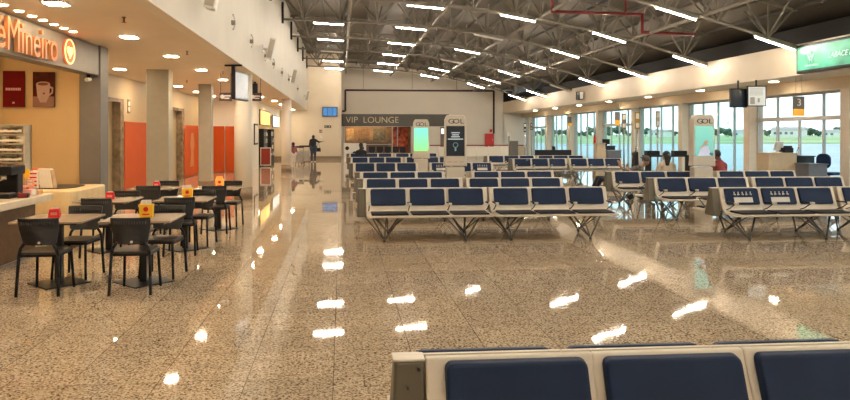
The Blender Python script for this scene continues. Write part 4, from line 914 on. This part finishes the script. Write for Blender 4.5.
# ceiling TV and hanging signs by the round column
x, y = xy(233.5, 15.8)
t = thing('ceiling_television', 'slim television hung edge on from the soffit before the round column', 'television', (x, y, 0), 0)
m = MB(); m.box(-.2,.2,-.03,.03,3.26,3.299); m.box(-.04,.04,-.04,.04,2.55,3.27); m.build('mount', M_blackp, t)
m = MB(); m.box(-.02,.06,-.5,.5,2.48,3.12); m.build('casing', M_blackp, t, loc=(.14,0,0), rot=(0,0,.0))
m = MB(); m.box(.06,.065,-.47,.47,2.51,3.09); m.build('display', mat('tv_grey', (.22,.26,.30), .2, emit=.12), t, loc=(.14,0,0))
t.rotation_euler = (0, 0, -.16)
def hsign(px0, px1, py0, py1, D, label):
    xa, ya = xy(px0, D); xb, yb = xy(px1, D); z0, z1 = zz(py1, D), zz(py0, D); w = xb-xa
    t = thing('hanging_sign', label, 'sign', ((xa+xb)/2, (ya+yb)/2, z0)); m = MB(); m.box(-w/2,w/2,-.03,.03,0,z1-z0); m.build('board', mat('sign_dark', (.05,.025,.03), .4), t)
    m = MB(); m.tube((-w*.25,-.031,(z1-z0)/2),(-w*.25,-.036,(z1-z0)/2),(z1-z0)*.25,12); m.box(-w*.1,w*.4,-.036,-.03,(z1-z0)*.52,(z1-z0)*.68); m.box(-w*.1,w*.3,-.036,-.03,(z1-z0)*.25,(z1-z0)*.4); m.build('marking', M_wp, t)
    m = MB(); m.tube((-w*.4,0,z1-z0),(-w*.4,0,ZS-z0),.006,6); m.tube((w*.4,0,z1-z0),(w*.4,0,ZS-z0),.006,6); m.build('rods', M_black, t)
hsign(219.5, 232, 92.5, 101, 18.0, 'small dark hanging sign left of the ceiling television')
hsign(250.5, 261.5, 93, 101, 19.6, 'small dark hanging sign right of the round column')
x, y = xy(255, 21); t = thing('ceiling_speaker', 'small black box hung under the soffit above the right hanging sign', 'speaker', (x, y, 0)); m = MB(); m.box(-.08,.08,-.08,.08,2.95,3.25); m.build('casing', M_blackp, t, bevel=.02); m = MB(); m.box(-.03,.03,-.03,.03,3.25,3.299); m.build('mount', M_blackp, t)

# ------------------------------------------------------------------ left wall speakers and lamps
for i, (px_, py_, lb) in enumerate(((268,49,'white column loudspeaker nearest of three on the long white wall'),(292,76.5,'white column loudspeaker in the middle of the long white wall'),(309,96,'white column loudspeaker farthest on the long white wall'),(208,4,'white loudspeaker on the long white wall cut by the top edge'))):
    y = y_at(px_, XL+.15); Dm = dep(XL, y); z = zz(py_, Dm) if i < 3 else 4.02; 
    if i == 2: y = 42; z = 1.71+(134-96)*42/690
    t = thing('column_speaker', lb, 'speaker', (XL, y, z), 0, 'white loudspeakers on the long wall')
    m = MB(); m.tube((0,0,0),(.16,0,0),.03,8); m.box(0,.02,-.08,.08,-.12,.12); m.build('bracket', M_wp, t)
    m = MB(); m.prism(rrect(.17,.62,.03,3), -.11, .11, 'Y'); m.build('casing', M_wp, t, loc=(.24,0,0), rot=(0,.22,0), bevel=.01)
    m = MB(); m.box(-.07,.07,-.118,-.11,-.27,.27); m.build('grille', mat('grille_grey', (.45,.40,.33)), t, loc=(.24,0,0), rot=(0,.22,0))
for i, px_ in enumerate((231.6,250.2,264.5,272.5,281,288,297)):
    y = y_at(px_, XL); t = thing('wall_bracket', 'small white cable bracket fixed to the long white wall', 'bracket', (XL, y, 4.05), 0, 'cable brackets on the long white wall')
    m = MB(); pts = [(.02+.05*math.sin(a),0,.16*math.cos(a)) for a in [PI*k/8 for k in range(9)]]; m.path(pts,.018,6); m.build('strap', M_wp, t)
    m = MB(); m.box(0,.08,-.06,.06,-.06,.03); m.build('junction', mat('junction', (.3,.26,.2)), t)

# ------------------------------------------------------------------ people
def figure(name, label, loc, rz, bones, skin, mats_, hair=None, head=None, look=(0,-1,0), cap=None, vox=.011):
    """bones: (a, b, ra, rb, material index). all in local space, facing -Y"""
    t = tag(empty(name, loc, rz), label, 'person')
    m = MB(); segs = []
    for (a, b, ra, rb, mi) in bones:
        m.tube(a, b, ra, 10, rb); m.ball(a, ra, 8); m.ball(b, rb, 8); segs.append((Vector(a), Vector(b), mi, (ra+rb)/2))
    hc, R = Vector(head[0]), head[1]
    m.ball(hc, R, 12, sc=(.86,.98,1.16)); lk = Vector(look).normalized(); side = lk.cross(Vector((0,0,1))).normalized()
    m.ball(hc+lk*R*.98-Vector((0,0,R*.1)), R*.16, 6, sc=(1,1,1.4)); m.ball(hc+lk*R*.55-Vector((0,0,R*.7)), R*.42, 8)
    for s in (-1,1): m.ball(hc+side*s*R*.85-Vector((0,0,R*.05)), R*.22, 6)
    m.ball(hc+lk*R*.93-Vector((0,0,R*.52)), R*.15, 6, sc=(1.3,1,.6))
    for s in (-1,1): m.ball(hc+lk*R*.80+side*s*R*.33+Vector((0,0,R*.08)), R*.12, 6)
    segs.append((hc, hc, 0, R))
    body = m.build('body', mats_, t)
    rm = body.modifiers.new('r', 'REMESH'); rm.mode = 'VOXEL'; rm.voxel_size = vox; rm.use_smooth_shade = True
    sm = body.modifiers.new('s', 'SMOOTH'); sm.iterations = 3; sm.factor = .5
    dg = bpy.context.evaluated_depsgraph_get(); me = bpy.data.meshes.new_from_object(body.evaluated_get(dg)); body.modifiers.clear(); body.data = me
    me.materials.clear(); [me.materials.append(q) for q in mats_]
    for p in me.polygons:
        c = p.center; best, bi = 1e9, 0
        for (a, b, mi, r) in segs:
            ab = b-a; tt = 0 if ab.length_squared < 1e-9 else max(0, min(1, (c-a).dot(ab)/ab.length_squared)); dd = (c-(a+ab*tt)).length-r
            if dd < best: best, bi = dd, mi
        p.material_index = bi
    m = MB()
    for s in (-1,1): m.ball(hc+lk*R*.90+side*s*R*.33+Vector((0,0,R*.1)), R*.07, 6)
    m.build('eyes', M_black, t)
    if hair:
        m = MB(); m.ball(hc-lk*R*.14+Vector((0,0,R*.22)), R*1.04, 12, sc=(.93,1.0,1.08))
        for (a, b, ra, rb) in hair[1]: m.tube(a, b, ra, 10, rb); m.ball(a, ra, 8); m.ball(b, rb, 8)
        h = m.build('hair', hair[0], t); rm = h.modifiers.new('r','REMESH'); rm.mode='VOXEL'; rm.voxel_size=.012; rm.use_smooth_shade=True
    if cap:
        m = MB(); m.ball(hc+Vector((0,0,R*.35)), R*1.06, 10, sc=(.92,1.05,.9)); m.hull([tuple(hc+side*s*R*.7+lk*q*R+Vector((0,0,R*.35))) for s,q in ((-1,.6),(1,.6),(.7,1.7),(-.7,1.7))],[tuple(hc+side*s*R*.7+lk*q*R+Vector((0,0,R*.45))) for s,q in ((-1,.6),(1,.6),(.7,1.7),(-.7,1.7))]); m.build('cap', cap, t)
    return t
def hand(w, d, up, mi=0, k=1.0):          # palm, four curled fingers and a thumb from the wrist w towards d
    w = Vector(w); d = Vector(d).normalized(); up = Vector(up).normalized(); sd = d.cross(up).normalized(); out = []
    pc = w + d*.085*k
    for q in (-.026,-.009,.009,.026):
        kn = pc + sd*q; out.append((tuple(w+sd*q*.6), tuple(kn), .014, .011, mi)); L = (.062,.075,.07,.055)[int((q+.03)/.017)]*k
        mid = kn + d*L*.55 - up*.012; tip = mid + d*L*.35 - up*.035; out += [(tuple(kn), tuple(mid), .0095,.009,mi),(tuple(mid),tuple(tip),.009,.008,mi)]
    th = w + d*.03 + sd*.03; out += [(tuple(w+d*.015), tuple(th), .014,.012,mi), (tuple(th), tuple(th+d*.04+sd*.015-up*.02), .011,.009,mi)]
    return out
def T(*a): return a
# seated person facing +Y (away from camera)
def seated(h=1.0, dz=0.0, lean=0.0, shirt=1, leg=2, shoe=3, arms='lap'):
    B = []; hip = .50+dz; sh = 1.0+dz
    B += [((-.08,0,hip+.02),(.08,0,hip+.02),.125,.125,leg), ((0,-.0,hip+.08),(0,.0-lean,hip+.30),.14,.15,shirt), ((0,-lean,hip+.30),(0,-lean,sh-.04),.15,.13,shirt), ((-.15,-lean,sh-.05),(.15,-lean,sh-.05),.068,.068,shirt), ((0,-lean,sh-.02),(0,-lean+.01,sh+.10),.058,.052,0)]
    for s in (-1,1):
        B += [((s*.09,0,hip+.02),(s*.12,.42,hip+.04),.085,.062,leg), ((s*.12,.42,hip+.04),(s*.12,.45,.12),.058,.042,leg), ((s*.12,.43,.06),(s*.13,.60,.045),.045,.036,shoe),
              ((s*.185,-lean,sh-.06),(s*.24,.05-lean,sh-.33),.052,.042,shirt), ((s*.24,.05-lean,sh-.33),(s*.13,.27,hip+.17),.038,.028,0)]
        B += hand((s*.13,.27,hip+.16),(-s*.3,1,-.1),(0,0,1))
    return B
M_creamtop = mat('cream_cloth', (.72,.62,.47), .8); M_jeans = mat('dark_jeans', (.03,.04,.07), .8); M_redshirt = mat('red_shirt', (.33,.06,.06), .8, var=.2, scale=20); M_blk = mat('black_cloth', (.015,.015,.018), .85)
M_camo = mat('grey_pattern_cloth', (.12,.11,.10), .8, var=.9, scale=14); M_pale = mat('pale_cloth', (.6,.55,.5), .8); M_pink = mat('pink_cloth', (.25,.08,.10), .8)
x, y = 7.90, 16.24
figure('person', 'seated person with long black hair and a cream top left of the poster totem', (x, y, 0), 0, seated(dz=-.0), M_skin, [M_skin, M_creamtop, M_jeans, M_black], head=((0,.02,1.17),.10), look=(-.3,1,0), hair=(M_hair, [((-.0,-.06,1.14),(-.03,-.1,.98),.085,.05)]))
def simple_seat(x, y, lb):
    t = thing('single_seat', lb, 'seat', (x, y, 0)); m = MB(); m.box(-.27,.27,-.2,.25,.34,.37); m.build('seat_base', M_seatdk, t, bevel=.01)
    m = MB(); m.box(-.26,.26,-.245,-.215,.40,.80); m.build('backrest', M_navy, t, bevel=.01); m = MB()
    for s in (-1,1): m.tube((s*.2,.2,0),(s*.2,.2,.34),.015,6); m.tube((s*.2,-.18,0),(s*.2,-.22,.6),.015,6)
    m.build('legs', M_chrome, t)
x, y = 9.23, 16.24
figure('person', 'seated person with short dark hair and a red shirt right of the poster totem', (x, y, 0), .25, seated(lean=.02), M_skind, [M_skind, M_redshirt, M_jeans, M_black], head=((-.05,.03,1.20),.10), look=(-.5,.8,0), hair=(M_hair, []))
# man in a cap reclining along the bench behind row three
x, y = xy(606, 17.6)
yb_ = 16.3
B = []
zs = .62
xr0, _ = xy(614, 16.6); 
# lying with legs to the left, torso propped up to the right
def RR_(a, z, yy=0): return (a, yy, z)
B += [(RR_(0,.60),RR_(.10,.60),.13,.13,2),(RR_(.12,.62),RR_(.38,.72),.14,.15,1),(RR_(.38,.72),RR_(.58,.82),.15,.13,1),((.6,-.16,.86),(.6,.16,.86),.07,.07,1),(RR_(.64,.88),RR_(.73,.96),.056,.052,0)]
for q in (-.1, .1):
    B += [((0,q,.60),(-.34,q+.06,.63),.09,.066,2),((-.34,q+.06,.63),(-.40,q+.36,.30),.06,.05,2),((-.40,q+.36,.30),(-.42,q+.44,.10),.05,.04,2),((-.42,q+.46,.05),(-.44,q+.60,.04),.042,.034,3)]
B += [((.58,-.2,.84),(.42,-.28,.66),.052,.042,1),((.42,-.28,.66),(.26,-.22,.86),.038,.028,0)] + hand((.26,-.22,.86),(-.3,0,1),(0,1,0))
B += [((.58,.2,.84),(.38,.26,.78),.052,.042,1),((.38,.26,.78),(.22,.16,.92),.038,.028,0)] + hand((.22,.16,.92),(-.3,0,1),(0,-1,0))
xm = 6.58
figure('person', 'reclining person in a cap and patterned top lying along the bench', (xm, 16.24, .0), 0, B, M_skin, [M_skin, M_camo, M_jeans, M_black], head=((.80,0,1.06),.10), look=(-.75,-.4,.25), hair=(M_hair, []), cap=mat('cap_grey', (.10,.09,.08), .8))
x, y = xy(634, 18.2)
t = thing('folded_stroller', 'folded dark stroller standing behind the reclining person', 'stroller', (x, y, 0), 0)
m = MB(); m.path([(-.12,0,.05),(.0,0,.7),(.06,0,1.38)],.018,6); m.path([(.2,0,.05),(.05,0,.7),(-.05,0,1.22)],.018,6); m.build('frame', M_black, t)
m = MB(); m.prism([(-.04,.62),(.10,.60),(.07,1.25),(.0,1.2)],-.12,.12,'Y'); m.build('folded_fabric', M_blk, t, bevel=.02)
for s in (-.12,.2): m = MB(); m.tube((s,-.1,.07),(s,.1,.07),.07,12); m.build('wheel', M_black, t)
# standing person reaching to the wall
def standing(k, shirt, leg, shoe, reach=True):
    B = [((-.08,0,.92),(.08,0,.92),.115,.115,leg),((0,0,.98),(0,.02,1.2),.12,.13,shirt),((0,.02,1.2),(0,.02,1.36),.13,.11,shirt),((-.14,.02,1.38),(.14,.02,1.38),.06,.06,shirt),((0,.02,1.40),(0,.01,1.50),.05,.048,0)]
    for s in (-1,1): B += [((s*.085,0,.90),(s*.10,.0+.03*s,.48),.088,.058,leg),((s*.10,.03*s,.48),(s*.10,.06*s,.09),.055,.038,leg),((s*.10,.06*s,.05),(s*.11,.06*s+.14,.035),.04,.032,shoe)]
    if reach:
        B += [((.18,.02,1.36),(.36,.12,1.26),.048,.038,shirt),((.36,.12,1.26),(.56,.26,1.30),.036,.026,0)] + hand((.56,.26,1.30),(1,.3,0),(0,0,1))
        B += [((-.18,.02,1.36),(-.24,.0,1.08),.048,.038,shirt),((-.24,.0,1.08),(-.22,.08,.84),.036,.026,0)] + hand((-.22,.08,.84),(0,.1,-1),(1,0,0))
    else:
        for s in (-1,1): B += [((s*.18,.02,1.36),(s*.24,.0,1.08),.048,.038,shirt),((s*.24,.0,1.08),(s*.22,.06,.84),.036,.026,0)] + hand((s*.22,.06,.84),(0,.1,-1),(s,0,0))
    return [(tuple(c*k for c in a), tuple(c*k for c in b), ra*k*(1.5 if ra > .03 else 1), rb*k*(1.5 if rb > .03 else 1), mi) for a,b,ra,rb,mi in B]
x, y = xy(313.4, 42.5)
k = .96
figure('person', 'standing person in black with a reaching arm before the end wall', (x, y, 0), 0, standing(k,1,2,3), M_skind, [M_skind, M_blk, M_jeans, M_wp], head=((0,.02,1.58*k),.10), look=(.4,1,0), hair=(M_hair, [((0,-.05,1.66*k),(0,-.06,1.66*k),.06,.06)]))
x2, y2 = xy(318.3, 42.5)
t = thing('hand_bag', 'black shoulder bag hanging from the reaching arm', 'bag', (x2, y2+.12, .62)); m = MB(); m.prism([(-.16,0),(.16,0),(.13,.24),(-.13,.24)],-.06,.06,'Y'); m.build('body', M_blk, t, bevel=.02)
m = MB(); m.path([(-.1,0,.22),(.0,.0,.62),(.1,0,.22)],.01,6); m.build('strap', M_blk, t)
x, y = xy(293.3, 36.0)
figure('person', 'child in a dark pink top and white trousers beside the trolleys', (x, y, 0), .3, standing(.74,1,2,3,False), M_skin, [M_skind, M_pink, M_pale, M_wp], head=((0,.01,1.58*.74),.088), look=(.2,1,0), hair=(M_hair, [((0,-.05,1.15),(0,-.07,1.02),.06,.04)]))
x, y = xy(361, 30.0)
figure('person', 'seated person with black hair and dark top before the lounge', (x, y, 0), 0, seated(), M_skind, [M_skind, M_blk, M_jeans, M_black], head=((0,.02,1.20),.10), look=(0,1,0), hair=(M_hair, [((0,-.05,1.17),(0,-.08,1.02),.08,.06)]))
simple_seat(x, y, 'navy seat under the person before the lounge')
x, y = xy(357, 42.0)
t = thing('reception_desk', 'white reception desk with dark round marks before the lounge', 'counter', (x, y, 0)); m = MB(); m.box(-.8,.55,-.25,.25,0,1.15); m.build('body', M_wp, t, bevel=.02)
m = MB(); [m.tube((-.6+.45*i,-.25,.85-.3*(i%2)),(-.6+.45*i,-.26,.85-.3*(i%2)),.12,14) for i in range(3)]; m.build('round_marks', M_blackp, t)
x, y = xy(390, 44.0)
for i, px_ in enumerate((372,380,388,396,403)):
    x, y = xy(px_, 44.5); t = thing('lounge_stool', 'dark low chair in the line before the lounge window', 'chair', (x, y, 0), 0, 'dark chairs before the lounge')
    m = MB(); m.box(-.2,.2,-.2,.2,.42,.47); m.build('seat', M_seatdk, t); m = MB(); m.box(-.2,.2,.18,.21,.5,.9); m.build('backrest', M_seatdk, t); m = MB(); [m.tube((sx*.17,sy*.17,0),(sx*.17,sy*.17,.42),.014,6) for sx in (-1,1) for sy in (-1,1)]; m.tube((-.17,.18,.4),(-.17,.19,.55),.012,6); m.tube((.17,.18,.4),(.17,.19,.55),.012,6); m.build('legs', M_chrome, t)
# café style seats and bikes behind the persons by the windows: dark handlebar like row
x, y = xy(645, 21.5)
t = thing('window_table', 'long dark high table with clutter before the windows', 'table', (x, y, 0)); m = MB(); m.box(0,1.5,-.2,.2,1.0,1.05); m.build('tabletop', M_blackp, t)
for s in (.1,1.4): m = MB(); m.box(s-.03,s+.03,-.15,.15,0,1.0); m.build('leg', M_blackp, t)
m = MB(); rr = random.Random(9)
for px_, nm_, lb in ((652,'case','black case on the high table behind the reclining person'),(679,'case','black case on the high table left of the poster totem')):
    x, y = xy(px_, 21.5); m = MB(); m.box(-.2,.2,-.12,.12,0,.14); m.box(-.05,.05,-.13,-.12,.05,.09); tag(m.build('equipment_case', M_blackp, loc=(x,y,1.05), bevel=.02), lb, 'case')

# ------------------------------------------------------------------ outside
m = MB(); m.box(XG+.25, 420, -60, 1500, -.3, -.05); o = struct(m.build('ground_apron', mat('apron', (.34,.355,.36), .5, var=.12, scale=.15)))
m = MB(); m.prism([(40,118),(700,118),(700,1600),(40,1600)], -.30, -.03, 'Z')
def grass_mat():
    m_ = mat('airfield_grass', (.30,.36,.14), .9, var=.35, scale=.03); return m_
g = m.build('ground_grass', grass_mat()); struct(g)
M_leaf = mat('tree_green', (.06,.10,.06), .9, var=.5, scale=.3); M_trunk = mat('trunk', (.1,.07,.05), .9)
def make_tree(seed, w, h, palm=False):
    t = empty('airfield_tree'); r_ = random.Random(seed)
    m = MB(); m.tube((0,0,0),(0,0,h*.6),.3,6,.15); m.build('trunk', M_trunk, t); m = MB()
    if palm:
        for i in range(9): a = 2*PI*i/9; m.tube((0,0,h*.95),(1.6*math.cos(a),1.6*math.sin(a),h*.95-.1+.4*(i%2)),.3,5,.05)
        m.tube((0,0,h*.5),(0,0,h*.95),.15,6)
    else:
        for i in range(16):
            a = r_.uniform(0,2*PI); q = r_.uniform(0,.8)*w; zc = h*r_.uniform(.35,.82)
            g_ = bmesh.ops.create_icosphere(m.bm, subdivisions=2, radius=h*r_.uniform(.2,.3), matrix=Matrix.Translation((q*math.cos(a), q*math.sin(a)*.5, zc)))
            for v in g_['verts']: v.co += Vector((r_.uniform(-1,1),r_.uniform(-1,1),r_.uniform(-1,1)))*h*.03
    m.build('crown', M_leaf, t); return t
TR = [make_tree(1,9,7.5), make_tree(2,7,6), make_tree(3,11,8.5), make_tree(4,2,11,True)]
rt = random.Random(11); pos = []
for i in range(46): pos.append((522+i*7.3+rt.uniform(-2,2), rt.choice((0,1,2,0,1,2)), rt.uniform(430,560)))
pos += [(728,3,380),(555,3,400),(680,3,420)]
ut = set()
for px_, kd, D in pos:
    x, y = xy(px_, D); o = TR[kd] if kd not in ut else copy_tree(TR[kd]); ut.add(kd); o.location = (x, y, -.05); s_ = rt.uniform(.5,.85)*(1.25 if 795 < px_ < 840 else 1); o.scale = (s_, s_, s_)
    tag(o, ('distant tree with a thin tall palm crown beyond the airfield grass' if kd == 3 else 'distant dark green tree in the line beyond the airfield grass'), 'tree', 'palms beyond the airfield' if kd == 3 else 'trees beyond the airfield')
for i, (px_, w, h, lb) in enumerate(((789,22,8,'long pale building beyond the airfield behind gate 3'),(757,7,6,'small white building left of the long pale one'),(834,14,6,'low white shed beyond the airfield at the right'),(741,9,6,'pale building beyond the airfield behind the poster totem'),(660,14,6,'small pale building beyond the airfield'))):
    w *= .8; h *= .75; x, y = xy(px_, 420); t = thing('airfield_building', lb, 'building', (x, y, -.05), -.8)
    m = MB(); m.box(-w/2,w/2,-5,5,0,h*.7); m.build('wall', M_wp, t)
    m = MB(); m.prism([(-5.5,h*.7),(5.5,h*.7),(0,h)],-w/2-.5,w/2+.5,'X'); m.build('roof', mat('far_roof', (.35,.28,.25)), t)
    m = MB(); [m.box(-w/2+1.5+q*3,-w/2+3+q*3,-5.05,-5,h*.25,h*.5) for q in range(int((w-3)/3))]; m.build('windows', M_slate, t)

# ------------------------------------------------------------------ world and output
w = bpy.data.worlds.new('sky'); S.world = w; w.use_nodes = True; nt = w.node_tree; bg = nt.nodes['Background']
tc = nt.nodes.new('ShaderNodeTexCoord'); sp = nt.nodes.new('ShaderNodeSeparateXYZ'); nt.links.new(tc.outputs['Generated'], sp.inputs[0])
r = nt.nodes.new('ShaderNodeValToRGB'); e = r.color_ramp.elements; e[0].position = 0; e[0].color = (.80,.93,.97,1); e[1].position = .45; e[1].color = (.62,.82,.95,1)
nt.links.new(sp.outputs['Z'], r.inputs[0]); nt.links.new(r.outputs[0], bg.inputs[0]); bg.inputs[1].default_value = 0.72
S.view_settings.view_transform = 'Standard'; S.view_settings.look = 'None'; S.view_settings.gamma = 1; S.view_settings.use_curve_mapping = False
S.view_settings.exposure = 1.85
S.cycles.use_denoising = True; S.cycles.caustics_reflective = False; S.cycles.caustics_refractive = False; S.cycles.max_bounces = 8; S.cycles.diffuse_bounces = 5; S.cycles.transparent_max_bounces = 12; S.cycles.sample_clamp_indirect = 6
